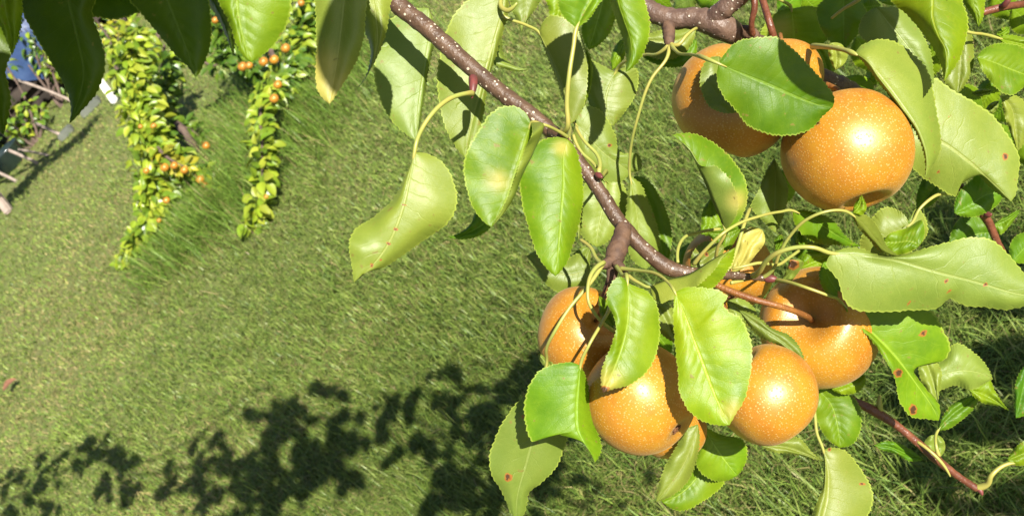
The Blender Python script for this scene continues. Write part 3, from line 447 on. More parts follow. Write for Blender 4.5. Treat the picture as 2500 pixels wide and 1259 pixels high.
leaf(K, 'D', (2445, 236, .70), (2486, 368, .71), [(2448, 265), (2462, 310), (2474, 345)], [(2468, 260), (2478, 310)], [(2480, 234), (2510, 260), (2510, 320), (2500, 350)], spots=[])
leaf(K, 'D', (2372, 228, .72), (2424, 222, .72), [(2385, 220), (2405, 217)], [(2398, 226)], [(2385, 236), (2410, 230)], ser=.3)
leaf(K, 'D', (2406, 270, .74), (2438, 246, .74), [(2412, 258), (2425, 249)], [(2420, 262)], [(2420, 278), (2434, 268)], ser=.3)
leaf(C, 'D', (2215, 330, .67), (2468, 492, .665), [(2240, 265), (2276, 190), (2334, 226), (2380, 250), (2418, 278), (2464, 335), (2487, 378), (2485, 435), (2477, 480)], [(2297, 347), (2360, 391), (2412, 437), (2450, 472)], [(2222, 400), (2240, 422), (2290, 456), (2334, 478), (2344, 452), (2362, 440), (2386, 426), (2392, 432), (2430, 468)], z=(-.3, .3, -1.0), b=.2, spots=[(2322, 283, 8), (2453, 384, 10), (2290, 420, 5)], label='large pale leaf with brown specks behind the curled leaf')
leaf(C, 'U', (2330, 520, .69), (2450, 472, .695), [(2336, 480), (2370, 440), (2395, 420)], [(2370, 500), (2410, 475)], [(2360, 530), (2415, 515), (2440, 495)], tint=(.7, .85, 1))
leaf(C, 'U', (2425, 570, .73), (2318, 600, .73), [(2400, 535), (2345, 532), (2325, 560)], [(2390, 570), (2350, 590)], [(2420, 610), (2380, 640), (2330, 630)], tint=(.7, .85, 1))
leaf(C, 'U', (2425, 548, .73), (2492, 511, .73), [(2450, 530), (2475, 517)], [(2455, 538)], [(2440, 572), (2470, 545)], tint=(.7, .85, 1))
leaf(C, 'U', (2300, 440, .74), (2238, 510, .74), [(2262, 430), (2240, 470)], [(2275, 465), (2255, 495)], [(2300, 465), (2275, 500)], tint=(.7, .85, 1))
leaf(C, 'D', (2222, 548, .68), (2130, 640, .69), [(2190, 512), (2160, 506), (2130, 532), (2108, 566), (2100, 600)], [(2195, 565), (2160, 605)], [(2240, 510), (2258, 530), (2264, 568), (2232, 608), (2170, 640)], z=(-.2, .2, 0), pet=[(2360, 475, .70), (2316, 473, .69), (2280, 480, .68), (2245, 510, .678)])
leaf(C, 'U', (2245, 600, .66), (2155, 590, .67), [(2225, 612), (2190, 622), (2160, 610)], [(2225, 590), (2185, 592)], [(2258, 560), (2252, 538), (2215, 556), (2170, 572)], ser=.4)
leaf(D, 'U', (2290, 1050, .71), (2394, 958, .71), [(2305, 1010), (2325, 986), (2365, 966)], [(2320, 1015), (2360, 985)], [(2310, 1048), (2346, 1026), (2385, 985)], pet=[(2292, 1112, .70), (2285, 1085, .70)], tint=(.8, .9, 1), prad=3.5)
leaf(D, 'D', (2293, 1116, .72), (2284, 1060, .72), [(2270, 1102), (2256, 1084), (2266, 1066)], [(2285, 1090)], [(2304, 1104), (2307, 1082), (2298, 1066)], ser=.3)
leaf(D, 'U', (2254, 1122, .72), (2133, 1086, .72), [(2225, 1098), (2170, 1076)], [(2215, 1108), (2170, 1090)], [(2225, 1125), (2180, 1105), (2150, 1096)], tint=(.75, .9, 1))
leaf(D, 'U', (2460, 1122, .69), (2545, 1080, .69), [(2478, 1092), (2505, 1075)], [(2490, 1110)], [(2480, 1135), (2520, 1125)])
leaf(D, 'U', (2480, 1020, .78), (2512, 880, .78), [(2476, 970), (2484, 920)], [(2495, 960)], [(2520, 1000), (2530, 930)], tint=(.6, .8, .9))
# shaded foliage behind the limb
FILL = [(2150, 5, 2200, -60, 90, 'U'), (2100, 20, 2150, 12, 55, 'U'), (2120, 30, 2020, -30, 70, 'U'), (1960, -10, 2010, 40, 70, 'U'), (1900, 30, 1960, -20, 60, 'U'), (1880, 60, 1870, 130, 50, 'U'),
        (2120, 230, 2090, 330, 90, 'U'), (2060, 190, 2130, 270, 90, 'U'), (2090, 90, 2150, 180, 80, 'U'), (2200, 220, 2150, 140, 80, 'U'), (2430, 190, 2390, 280, 60, 'U'), (2480, 250, 2410, 290, 60, 'U'),
        (2470, 20, 2540, 80, 80, 'U'), (2420, -20, 2480, 50, 70, 'U'), (1580, -20, 1640, 20, 50, 'U'), (1700, -10, 1640, 25, 50, 'D'), (1760, 10, 1690, -10, 50, 'U'), (2300, 420, 2230, 330, 90, 'U'), (2290, 100, 2260, 200, 60, 'U'), (1930, 410, 1880, 520, 70, 'U'), (1990, 640, 1930, 560, 60, 'U'), (2330, 210, 2400, 280, 70, 'U'), (1700, 590, 1650, 690, 60, 'U'),
        (1480, 860, 1560, 960, 90, 'U'), (1540, 880, 1600, 1000, 90, 'D'), (1560, 760, 1640, 860, 90, 'U'), (1660, 820, 1740, 930, 100, 'U'), (1700, 900, 1780, 1000, 90, 'D'), (1800, 880, 1900, 960, 100, 'U'), (1900, 700, 2010, 780, 110, 'U'), (1950, 760, 2060, 860, 110, 'D'), (2040, 660, 2180, 700, 110, 'U'), (2200, 640, 2330, 700, 110, 'U'), (1980, 300, 2080, 400, 120, 'U'), (2060, 340, 2180, 420, 120, 'D'), (1720, 190, 1800, 290, 110, 'U'), (1360, 780, 1440, 860, 90, 'U'), (1330, 960, 1400, 1030, 70, 'U'), (1620, 960, 1700, 860, 90, 'U'),  # hidden leaves added behind the pears to thicken the lawn shadow
        (2500, 400, 2440, 300, 70, 'U'), (2500, 300, 2530, 430, 80, 'U'), (2420, 210, 2480, 150, 60, 'U'), (2470, 640, 2540, 560, 70, 'U'), (2180, 120, 2120, 210, 80, 'U')]
for i, (x0, y0, x1, y1, wd, fc) in enumerate(FILL):
    nx, ny = -(y1-y0), x1-x0; q = math.hypot(nx, ny); nx, ny = nx/q*wd/2, ny/q*wd/2
    mx, my = (x0+x1)/2, (y0+y1)/2; d = .765+.012*(i % 4)
    leaf(B if x0 > 1860 else A, fc, (x0, y0, d), (x1, y1, d+.02), [(x0*.7+x1*.3+nx*.9, y0*.7+y1*.3+ny*.9), (mx+nx, my+ny), (x0*.2+x1*.8+nx*.5, y0*.2+y1*.8+ny*.5)], [(mx, my)], [(x0*.7+x1*.3-nx*.9, y0*.7+y1*.3-ny*.9), (mx-nx, my-ny), (x0*.2+x1*.8-nx*.5, y0*.2+y1*.8-ny*.5)], z=(-.3, .3, -.3), tint=(.85, .95, 1))
# leaves out of the picture that shade the grass and the near leaves
def free_leaf(br, c, nrm, ax, L):
    """a plain leaf of length L at world point c facing nrm; with br None its mesh data"""
    nrm = np.array(nrm)/np.linalg.norm(nrm); ax = np.array(ax)-nrm*np.dot(ax, nrm); ax /= np.linalg.norm(ax); sd = np.cross(nrm, ax)
    t = np.linspace(0, 1, 15); wv = .31*L*np.sin(math.pi*t**.75)**.85; us = np.linspace(-1, 1, 9); V = []; uv = []
    for u in us:
        for q, ww in zip(t, wv): V.append(c+ax*(q-.5)*L+sd*u*ww+nrm*(-.25*L*(q-.4)**2+.10*L*abs(u)*math.sin(math.pi*q))); uv.append((u*.5+.5, q))
    fs = [(i*15+j, (i+1)*15+j, (i+1)*15+j+1, i*15+j+1) for i in range(8) for j in range(14)]
    if br is None: return np.array(V), fs
    o = mesh_obj('leaf', V, fs, MLEAF, br, attrs={'spot': np.zeros(len(V)), 'yel': np.zeros(len(V))}, uv=uv, origin=c); o.color = (1, 1, 1, 1); return o
def shade(br, x, y, d, s, L=.10, jit=.35):
    c = P(x, y, d)+LW*s; n = LW+RNG.normal(0, jit, 3); return free_leaf(br, c, n, GRAV+RNG.normal(0, .6, 3), L)
for (x, y, s, L, dr) in ((226, 140, .29, .066, 1), (300, -35, .31, .10, 0), (435, 85, .30, .085, 1), (500, -30, .34, .05, 1), (868, -50, .36, .08, 1), (-105, 195, .30, .085, 1)):  # unseen leaves added to keep sun off the overhanging leaves
    c = P(x, y, .47)+LW*s; free_leaf(E, c, LW+RNG.normal(0, .12, 3), UP if dr else RT, L)
for (x, y, d, s, L) in ((2050, 50, .70, .16, .10), (2120, 70, .67, .15, .06), (2150, 0, .74, .2, .10), (1455, 60, .80, .25, .08)):  # unseen leaves added above the view to darken the top foliage
    c = P(x, y, d)+LW*s; free_leaf(B, c, LW+RNG.normal(0, .2, 3), GRAV+RNG.normal(0, .6, 3), L)
free_leaf(B, P(1975, 165, .57)+LW*.125, LW+np.array([.1, 0, .05]), RT*.62-UP*.78, .058)
# more of the overhanging shoot, above and behind the camera: its shadow falls on the lawn
SHD = [(20, 1190), (60, 1215), (150, 1130), (210, 1085), (250, 1075), (300, 1160), (350, 1190), (330, 1130), (420, 1170), (500, 1105), (545, 1070), (560, 1180), (620, 1215), (600, 1140), (640, 1080), (660, 1020), (690, 990), (740, 1000), (800, 970), (790, 1120), (720, 1100), (690, 1180), (760, 1190), (560, 1240), (500, 1235), (840, 1140), (460, 1140), (250, 1190), (180, 1160), (110, 1240), (60, 1170), (120, 1190), (230, 1130), (400, 1210), (450, 1190), (580, 1110), (650, 1060), (700, 1060), (720, 1150), (650, 1240), (30, 1240), (670, 1150), (540, 1140), (600, 1190), (300, 1200), (280, 1110)]
Q = branch_obj('leafy pear bough above the photographer that shades the lawn', [([(-1500, 700, .9), (-900, 300, .8), (-500, -300, .7), (-420, -420, .46)], [16, 14, 12, 14])], MBARK)
SHD = [(x+RNG.normal(0, 30), y+RNG.normal(0, 20)) for x, y in SHD+[(620, 1230), (700, 1220), (760, 1240), (800, 1180), (740, 1060), (830, 1020), (20, 1250), (80, 1150), (2250, 650), (2330, 620), (2400, 680), (2290, 560), (2380, 880), (2460, 850), (2480, 930), (2420, 960), (2200, 1010), (2150, 950), (2340, 1060), (2460, 1060), (2250, 1180), (2380, 1230), (2480, 760), (2440, 620), (2300, 900), (2180, 1120)] for k in range(4)]
QD = []
for i, (x, y) in enumerate(SHD):
    g = G(x, y); L_ = RNG.uniform(.06, .095)
    s = 2.15+.12*math.sin(i*2.1)
    for k in range(9):
        c = g+LW*s; dd = c-CAM; z_ = float(dd@fwd); X_ = float(dd@RT)/max(z_, .01)*F+CX; Y_ = CY-float(dd@UP)/max(z_, .01)*F
        if -520 < X_ < 3000 and -420 < Y_ < 1700 and z_ > 0: s += .12
    QD.append(free_leaf(None, g+LW*s, LW+RNG.normal(0, .5, 3), GRAV+RNG.normal(0, .8, 3), L_))
V, f = join(*QD); ql = mesh_obj('leaves', V, f, MLEAF, Q, attrs={'spot': np.zeros(len(V)), 'yel': np.zeros(len(V))}, uv=np.full((len(V), 2), .3), origin=Q['_o']); ql['kind'] = 'stuff'
for tp in ([(-60, 1240), (60, 1205), (210, 1125), (340, 1160), (470, 1140), (600, 1150), (700, 1080), (800, 1010)], [(470, 1140), (560, 1200), (680, 1210), (800, 1150)]):
    V, f = tube_data([G(x, y)+LW*2.75 for x, y in tp], [.007]*len(tp), 8, 40, .05); mesh_obj('twig', V, f, MBARK, Q, origin=Q['_o'])

# ------------------------------------------------------------------ pears
def make_pear(label, c, rpx, stem, squash=.92, stem_path=None, dim=(.30, .22), group='ripe russet pears on the near branches', seed=0, calyx=True, marks=(), sig=.34, sig2=.30):
    """c: (x, y, d) centre; stem: direction of the stem end in camera axes (x right, y up, z to the camera)"""
    C_ = px([c])[0]; R = rpx*c[2]/F
    ax = stem[0]*RT+stem[1]*UP-stem[2]*fwd; ax /= np.linalg.norm(ax); e1 = np.cross(ax, [.3, .5, .8]); e1 /= np.linalg.norm(e1); e2 = np.cross(ax, e1)
    nth, nph = 72, 56; ph = np.linspace(0, math.pi, nph); rg = np.random.default_rng(seed+5); a0, a1, a2 = rg.uniform(0, 6.28, 3)
    V = []; rus = []
    for p in ph:
        z = squash*math.cos(p)-dim[0]*math.exp(-(p/sig)**2)+dim[1]*math.exp(-((math.pi-p)/sig2)**2); r = math.sin(p)**.93
        for k in range(nth):
            th = 2*math.pi*k/nth; m = 1+.022*math.sin(2*th+a0)*math.sin(p)+.014*math.sin(3*th+a1)*math.sin(p)+.012*math.sin(5*th+a2)*math.sin(p)**2+.02*math.sin(p*2+a1+th)
            V.append(C_+R*(ax*z*(1+.015*math.sin(th+a0)*math.sin(p))+(e1*math.cos(th)+e2*math.sin(th))*r*m))
            rus.append(max(math.exp(-(p/.20)**2)*.7, math.exp(-((math.pi-p)/.16)**2)))
    V = np.array(V); rus = np.array(rus)
    for (mx, my, mr) in marks:                        # old scars on the skin
        q = V-CAM; zz = q@fwd; X_ = q@RT/zz*F+CX; Y_ = CY-q@UP/zz*F; rus = np.maximum(rus, np.where(zz < c[2], np.clip(1.3-np.hypot(X_-mx, Y_-my)/mr, 0, .8), 0))
    fs = [(i*nth+k, (i+1)*nth+k, (i+1)*nth+(k+1) % nth, i*nth+(k+1) % nth) for i in range(nph-1) for k in range(nth)]
    o = tag(mesh_obj('pear', V, fs, MPEAR, attrs={'russet': rus}, origin=C_), label, 'pear', group)
    top = C_+ax*R*(squash-dim[0]); bot = C_-ax*R*(squash-dim[1])
    if stem_path is None: stem_w = [top-ax*R*.1, top+ax*R*.35, top+ax*R*.75+UP*R*.12]; rr = [R*.05]*3
    else: stem_w = list(px(stem_path))+[top-ax*R*.06]; rr = np.linspace(1, .8, len(stem_w))*R*.058
    V2, f2 = tube_data(stem_w, rr, 10, 24); mesh_obj('stem', V2, f2, MSTEM, o, origin=C_)
    if calyx:
        ds = []
        for k in range(5):
            th = 2*math.pi*k/5+a0; dr = e1*math.cos(th)+e2*math.sin(th)
            ds.append(tube_data([bot+ax*R*.02, bot+dr*R*.06-ax*R*.03, bot+dr*R*.11-ax*R*.02], [R*.035, R*.03, R*.008], 6, 8))
        V3, f3 = join(*ds, tube_data([bot+ax*R*.05, bot-ax*R*.02], [R*.09, R*.05], 10, 5)); mesh_obj('calyx', V3, f3, MCALYX, o, origin=C_)
    return o
make_pear('large sunlit speckled pear beside the dark glossy leaf, a dimple at its bottom edge', (2069, 369, .625), 156, (-.2, .93, -.30), .95, [(2010, 205, .69), (2035, 215, .68)], dim=(.25, .34), sig2=.24, seed=1, marks=[(1937, 398, 10)])
make_pear('shaded brown pear behind the dark glossy leaf', (1793, 246, .645), 146, (.35, .9, .2), .95, [(1895, 110, .69), (1870, 130, .67)], seed=2)
make_pear('pear mostly hidden behind the dark glossy leaf with only its upper right rim lit', (1912, 190, .70), 97, (.1, .9, -.2), .95, [(1905, 85, .72), (1908, 100, .71)], seed=3)
make_pear('pear with threadlike shadows on it at the lower left of the cluster', (1425, 818, .645), 118, (.38, .55, .74), .9, [(1492, 690, .615), (1478, 730, .612)], dim=(.28, .2), seed=4)
make_pear('bright middle pear of the cluster with a leaf tip resting on it', (1561, 970, .595), 137, (-.66, .55, -.54), .98, [(1492, 700, .62), (1500, 760, .63)], dim=(.28, .12), sig2=.2, seed=5)
make_pear('small shaded pear peeping out under the bright middle pear', (1640, 1046, .655), 82, (0, .9, -.3), .95, [(1500, 700, .63), (1560, 850, .65)], seed=6)
make_pear('bright round pear at the bottom right of the cluster with a white highlight', (1868, 963, .60), 126, (-.62, .78, .0), .95, [(1745, 700, .63), (1790, 800, .64)], seed=7)
make_pear('half shaded pear with its stem and hollow facing left', (2003, 800, .665), 148, (-.55, .30, .78), .93, [(1700, 672, .627), (1745, 694, .622), (1790, 713, .617), (1850, 733, .612), (1895, 745, .612)], dim=(.40, .2), sig=.40, seed=8)
make_pear('hidden orange pear behind the torn yellow leaf', (1778, 655, .765), 108, (0, .8, -.5), .95, [(1790, 560, .78), (1785, 580, .78)], seed=9)

# ------------------------------------------------------------------ far pear trees
def far_leaves(spots, size, rg, tones):
    """spots: (point, outward direction); returns mesh data of small curved leaves"""
    V, Fs, T = [], [], []; nu, nv = 5, 7
    for c, out in spots:
        L = size*rg.uniform(.75, 1.2); ax = out+GRAV*rg.uniform(.2, 1.0)+rg.normal(0, .35, 3); ax /= np.linalg.norm(ax)
        n = LW*.7+np.array([0, 0, .6])+rg.normal(0, .45, 3); n -= ax*np.dot(n, ax); n /= np.linalg.norm(n); sd = np.cross(n, ax)
        t = np.linspace(0, 1, nv); wv = .30*L*np.sin(math.pi*t**.8)**.8; cup = rg.uniform(.15, .6); drp = rg.uniform(.15, .6); b = len(V)
        tone = tones[rg.integers(len(tones))]*rg.uniform(.8, 1.2)
        for i in range(nu):
            u = i/2-1
            for q, ww in zip(t, wv): V.append(c+ax*q*L+sd*u*ww-n*(drp*L*q*q*.6)+n*cup*abs(u)*ww); T.append(tone)
        Fs += [(b+i*nv+j, b+(i+1)*nv+j, b+(i+1)*nv+j+1, b+i*nv+j+1) for i in range(nu-1) for j in range(nv-1)]
    return np.array(V), Fs, np.array(T)
YG = [np.array(c) for c in ((.21, .29, .018), (.26, .33, .024), (.16, .25, .016), (.30, .34, .03), (.11, .19, .014))]
YE = [np.array(c) for c in ((.36, .33, .02), (.30, .30, .03), (.40, .36, .05))]
DG = [np.array(c) for c in ((.045, .11, .012), (.06, .13, .014), (.08, .16, .014), (.11, .19, .014))]
def far_tree(label, group, whips, trunk, seed, size=.06, crown_d=None):
    rg = np.random.default_rng(seed); base = G(*trunk[0][:2]); o = empty('pear_tree', base); tag(o, label, 'tree', group)
    tw = [base+np.array([0, 0, -.05])]+[px([p])[0] for p in trunk[1:]]
    V, f = tube_data(tw, np.linspace(.026, .014, len(tw)), 10, 30, .05); mesh_obj('trunk', V, f, MTRUNK, o, origin=base)
    for path, wpx, n, tones in whips:
        W = px(path); c = crom(np.c_[W, np.broadcast_to(np.asarray(wpx, float), (len(W),))], 80); V, f = tube_data(W, np.linspace(.010, .003, len(W)), 7, 40)
        lm = mesh_obj('limb', V, f, MTRUNK, o, origin=base); sp = []
        for k in range(n):
            i = rg.integers(80); q = rg.normal(0, 1, 3); q /= np.linalg.norm(q); rad = c[i, 3]*dep(c[i, :3])/F
            sp.append((c[i, :3]+q*rad*rg.uniform(.05, .42)-RT*0, q))
        V, f, T = far_leaves(sp, size, rg, tones); mesh_obj('foliage', V, f, MFAR, o, attrs={'tone': T}, origin=base)
    return o
d0 = dep(G(305, 640))-.02; d1 = dep(G(600, 545))-.02
far_tree('drooping pear tree in full yellow-green leaf, nearer the woodpile, its tip touching the grass', 'laden pear trees on the lawn', [
    ([(330, 85, d0+.1), (318, 160, d0+.05), (335, 230, d0), (355, 310, d0-.1), (372, 400, d0-.2), (378, 480, d0-.25), (365, 560, d0-.25), (325, 612, d0-.15), (303, 645, d0)], [125, 135, 122, 122, 120, 108, 90, 48, 22], 1500, YG),
    ([(400, 110, d0+.7), (400, 170, d0+.7), (380, 250, d0+.6), (400, 330, d0+.5)], [115, 130, 120, 90], 360, DG+YG[:1]),
    ([(370, 330, d0), (420, 390, d0-.1), (470, 430, d0-.12), (520, 455, d0-.3)], [80, 110, 115, 55], 380, DG+YG),
    ([(385, 360, d0-.25), (425, 395, d0-.28), (460, 410, d0-.28)], [40, 50, 40], 34, YE),
    ([(430, 300, d0+.55), (470, 320, d0+.5), (505, 345, d0+.5), (535, 345, d0+.5)], [55, 60, 50, 30], 120, DG),
    ([(430, 500, d0-.25), (470, 480, d0-.25), (530, 460, d0-.42)], [50, 40, 25], 25, DG+YG[:2])],
    [(478, 372), (455, 330, d0+.35), (425, 280, d0+.7), (395, 150, d0+.85), (385, 60, d0+1.0)], 3)
far_tree('slender drooping pear tree with a thin leafy whip ending just above the grass', 'laden pear trees on the lawn', [
    ([(770, -60, d1+.8), (745, 40, d1+.7), (725, 120, d1+.6), (690, 190, d1+.45), (655, 240, d1+.3)], [100, 105, 105, 90, 60], 600, YG[:3]+DG),
    ([(660, 215, d1+.35), (635, 280, d1+.05), (640, 350, d1-.1), (640, 430, d1-.2), (632, 500, d1-.2), (590, 545, d1-.1)], [62, 66, 76, 66, 58, 28], 360, YG),
    ([(500, 20, d1+1.0), (545, 80, d1+1.0), (590, 140, d1+.9), (620, 170, d1+.8)], [80, 100, 90, 60], 330, DG),
    ([(480, 130, d1+1.0), (520, 160, d1+1.0), (560, 120, d1+1.0)], [60, 60, 50], 40, DG),
    ([(960, -30, d1+1.5), (1010, 10, d1+1.5), (1080, 12, d1+1.5)], [50, 50, 40], 50, YG[:2]+DG)],
    [(770, 300), (720, 220, d1+.6), (660, 120, d1+.8), (610, -20, d1+1.0)], 4)
def cast(x, y, s):
    p = G(x, y)+LW*s; d = dep(p); return (float((p-CAM)@RT)/d*F+CX, CY-float((p-CAM)@UP)/d*F, d)
far_tree('pear tree just beyond the left edge whose shadow crosses the lawn', 'laden pear trees on the lawn', [
    ([cast(235, 285, 2.7), cast(200, 330, 2.6), cast(160, 365, 2.4), cast(110, 400, 2.2), cast(75, 435, 1.9), cast(30, 480, 1.6), cast(5, 505, 1.4)], [90, 100, 80, 110, 90, 110, 60], 700, YG+DG),
    ([cast(150, 330, 2.6), cast(70, 440, 2.2), cast(60, 480, 1.7)], [60, 80, 60], 120, DG)],
    [(-420, 520), cast(90, 400, 1.9), cast(140, 370, 2.5)], 5)
def far_pear(label, x, y, d, r=10, col=None):
    C_ = px([(x, y, d)])[0]; R = r*d/F; nth, nph = 20, 14; V = []; ax = np.array([0, 0, 1.0])
    for p in np.linspace(0, math.pi, nph):
        z = .93*math.cos(p)-.25*math.exp(-(p/.4)**2)+.18*math.exp(-((math.pi-p)/.35)**2)
        for k in range(nth): th = 2*math.pi*k/nth; V.append(C_+R*np.array([math.sin(p)**.93*math.cos(th), math.sin(p)**.93*math.sin(th), z]))
    fs = [(i*nth+k, (i+1)*nth+k, (i+1)*nth+(k+1) % nth, i*nth+(k+1) % nth) for i in range(nph-1) for k in range(nth)]
    o = tag(mesh_obj('pear', V, fs, MPEAR, attrs={'russet': np.zeros(len(V))}, origin=C_), label, 'pear', 'small far pears on the drooping trees')
    V2, f2 = tube_data([C_+ax*R*.62, C_+ax*R*1.3, C_+ax*R*1.7+RT*R*.2], [R*.08]*3, 6, 6); mesh_obj('stem', V2, f2, MSTEM, o, origin=C_)
FP = [('upper of two side-by-side far pears at the bend of the slender tree', 669, 146, d1+.35, 12), ('paler far pear touching its neighbour at the bend of the slender tree', 643, 151, d1+.34, 12),
      ('topmost far pear in the dense leaves of the slender tree', 697, 118, d1+.42, 12), ('far pear hanging midway down the slender whip', 678, 207, d1+.1, 11), ('lowest orange pear on the slender whip', 669, 241, d1+.02, 12),
      ('far pear peeping from the edge of the slender tree near the yellow leaf tip', 752, 100, d1+.6, 9), ('pair of far pears joined under the tip of the glossy leaf, one to the left', 592, 163, d1+.6, 12), ('pair of far pears joined under the tip of the glossy leaf, one to the right', 608, 160, d1+.55, 10),
      ('tiny orange pear among leaves near the whip end', 650, 480, d1-.3, 6), ('far pear half hidden by the overhanging dark leaf', 525, 50, d1+.8, 9), ('far pear behind leaves at the very top of the slender tree', 735, 8, d1+.6, 9),
      ('round far pear alone at the outer twig of the drooping tree', 503, 356, d0+.0, 10), ('larger of two touching pears low on the drooping tree', 489, 438, d0-.3, 11), ('smaller of two touching pears low on the drooping tree', 501, 452, d0-.3, 9),
      ('far pear under the yellow leaves of the drooping tree, leftmost of three', 402, 409, d0-.36, 11), ('far pear under the yellow leaves of the drooping tree, middle of three', 425, 404, d0-.36, 10), ('far pear under the yellow leaves of the drooping tree, rightmost of three', 450, 415, d0-.36, 10),
      ('far pear near the foot of the drooping tree', 406, 489, d0-.38, 9), ('small orange pear deep inside the drooping leaf column', 357, 417, d0-.34, 8), ('far pear at the middle height of the leaf column', 375, 308, d0-.22, 8),
      ('upper orange pear seen through leaf gaps of the drooping column', 343, 309, d0-.22, 6), ('lowest tiny pear of the drooping column', 388, 538, d0-.36, 6),
      ('far pear at the top edge above the diagonal branch', 1052, 8, d1+1.3, 9), ('second far pear at the top edge left of the first', 1030, 14, d1+1.3, 7)]
for a in FP: far_pear(*a)

# ------------------------------------------------------------------ the yard beyond: woodpile, tarp, stakes, posts, shrubs
MTARP = simple('blue_tarp', (.035, .07, .16), .45, .4, (.02, .04, .11), 4, .5, .03)
MPLANK = simple('old_plank', (.055, .042, .034), .85, .2, (.02, .016, .013), 9, .4, .005)
MSTAKE = simple('grey_stake', (.30, .24, .20), .8, .2, (.20, .16, .13), 20, .3, .003)
MWHITE = simple('white_wood', (.55, .54, .50), .6, .3, (.42, .40, .37), 12)
MSLAB = simple('grey_slab', (.15, .16, .13), .9, .2, (.10, .11, .09), 8)
MTUB = simple('black_plastic', (.012, .02, .022), .18, .6, (.02, .035, .03), 6)
Hd = RT*math.cos(math.radians(45))+UP*math.sin(math.radians(45)); Hd[2] = 0; Hd /= np.linalg.norm(Hd)      # along the pile
Fd = np.array([fwd[0], fwd[1], 0]); Fd /= np.linalg.norm(Fd); Fd -= Hd*np.dot(Fd, Hd); Fd /= np.linalg.norm(Fd); Z = np.array([0, 0, 1.0])
def box_data(c, ax, ay, az, bev=.01, jit=0):
    """box with half-axis vectors, chamfered"""
    bm = bmesh.new(); bmesh.ops.create_cube(bm, size=2)
    for v in bm.verts: v.co = Vector(c+ax*v.co.x+ay*v.co.y+az*v.co.z+(RNG.normal(0, jit, 3) if jit else 0))
    bmesh.ops.bevel(bm, geom=bm.edges[:], offset=bev, segments=2, affect='EDGES'); bm.verts.index_update()
    V = np.array([v.co[:] for v in bm.verts]); f = [tuple(v.index for v in q.verts) for q in bm.faces]; bm.free(); return V, f
WP = G(120, 262)                                      # front foot of the pile, middle
pile = tag(empty('woodpile', WP), 'dark stack of weathered boards under the blue tarp', 'woodpile')
for r in range(6):
    for cidx in range(3):
        off = RNG.uniform(-.25, .25); cc = WP+Hd*(.2+off+(cidx-1)*1.75)+Z*(.07+.105*r)+Fd*(.55+RNG.uniform(-.06, .06)); V, f = box_data(cc, Hd*.86, Fd*.45, Z*.045, .008, .004)
        mesh_obj('board', V, f, MPLANK, pile, smooth=False, origin=WP)
n_ = 40; tv = []
for i in range(n_+1):
    for j in range(21):
        a, b = i/n_*5.4-2.5, j/20*2-1
        h = .74+.05*math.sin(a*3.1)+.03*math.sin(a*7+b*4)+.025*math.sin(b*9+a*2)
        if b < -.55: h -= (-.55-b)*1.0*(.75+.35*math.sin(a*4)+.2*math.sin(a*11))
        if b > .7: h -= (b-.7)*1.6
        tv.append(WP+Hd*a+Fd*(.55+max(-.56, min(.55, b*.8)) + (.03*math.sin(a*13) if b < -.55 else 0))+Z*h)
tf = [(i*21+j, (i+1)*21+j, (i+1)*21+j+1, i*21+j+1) for i in range(n_) for j in range(20)]
tag(mesh_obj('tarp', tv, tf, MTARP, origin=WP), 'crumpled blue tarp covering the stack of boards', 'tarp')
def stake(label, p0, p1, h=None, r=.014, name='stake', mat=None, d1=None):
    g = G(*p1); L = g-CAM; dd = dep(g); t = px([(p0[0], p0[1], dd if d1 is None else dd+d1)])[0]
    V, f = tube_data([t, (t+g)/2+RNG.normal(0, .006, 3), g-Z*.03], [r, r, r*1.05], 8, 14, .04); tag(mesh_obj(name, V, f, mat or MSTAKE, origin=g), label, name.replace('_', ' '), 'thin grey stakes along the lawn edge' if name == 'stake' else None)
stake('longest thin grey stake leaning over the dark woodpile', (35, 194), (178, 246))
stake('short stake standing on the pale slab', (88, 302), (164, 336))
stake('thin stake with a bit of green string near the black tub', (22, 367), (95, 397))
stake('stake closest to the wooden post at the left edge', (-20, 415), (42, 442))
stake('dull pinkish stake lying low behind the string stake', (45, 365), (125, 378), r=.010)
def post(label, p0, p1, wpx, mat, cat='post'):
    g = G(*p1); dd = dep(g); t = px([(p0[0], p0[1], dd)])[0]; ax = (t-g)/2; s1 = np.cross(ax, fwd); s1 /= np.linalg.norm(s1); s2 = np.cross(ax, s1); s2 /= np.linalg.norm(s2); r = wpx*dd/F/2
    V, f = box_data((t+g)/2, ax, s1*r, s2*r, .012); tag(mesh_obj('post', V, f, mat, smooth=False, origin=g), label, cat)
post('white painted post leaning beside the leafy tree column', (244, 196), (284, 252), 18, MWHITE)
post('weathered grey post in the lawn at the left edge', (-25, 455), (25, 520), 20, MSTAKE)
for lab, (x, y), hx, hy in (('pale concrete slab lying in the grass by the woodpile end', (228, 266), .10, .08), ('dusty slab lying under the short stake', (168, 330), .07, .06)):
    g = G(x, y); V, f = box_data(g+Z*.03, Hd*hx, Fd*hy, Z*.03, .01); tag(mesh_obj('slab', V, f, MSLAB, smooth=False, origin=g), lab, 'slab')
g = G(35, 425)+Fd*.25; ring = []
for rr, hh in ((.20, 0), (.24, .02), (.29, .34), (.31, .36), (.31, .385), (.28, .385), (.265, .34), (.22, .04), (.0, .03)):
    for k in range(32): th = 2*math.pi*k/32; ring.append(g+(Hd*rr*1.5*math.cos(th)+Fd*rr*math.sin(th)+Z*hh)*.45)
fs = [(i*32+k, (i)*32+(k+1) % 32, (i+1)*32+(k+1) % 32, (i+1)*32+k) for i in range(8) for k in range(32)]
tag(mesh_obj('tub', ring, fs, MTUB, origin=g), 'glossy black plastic tub at the edge of the lawn', 'tub')
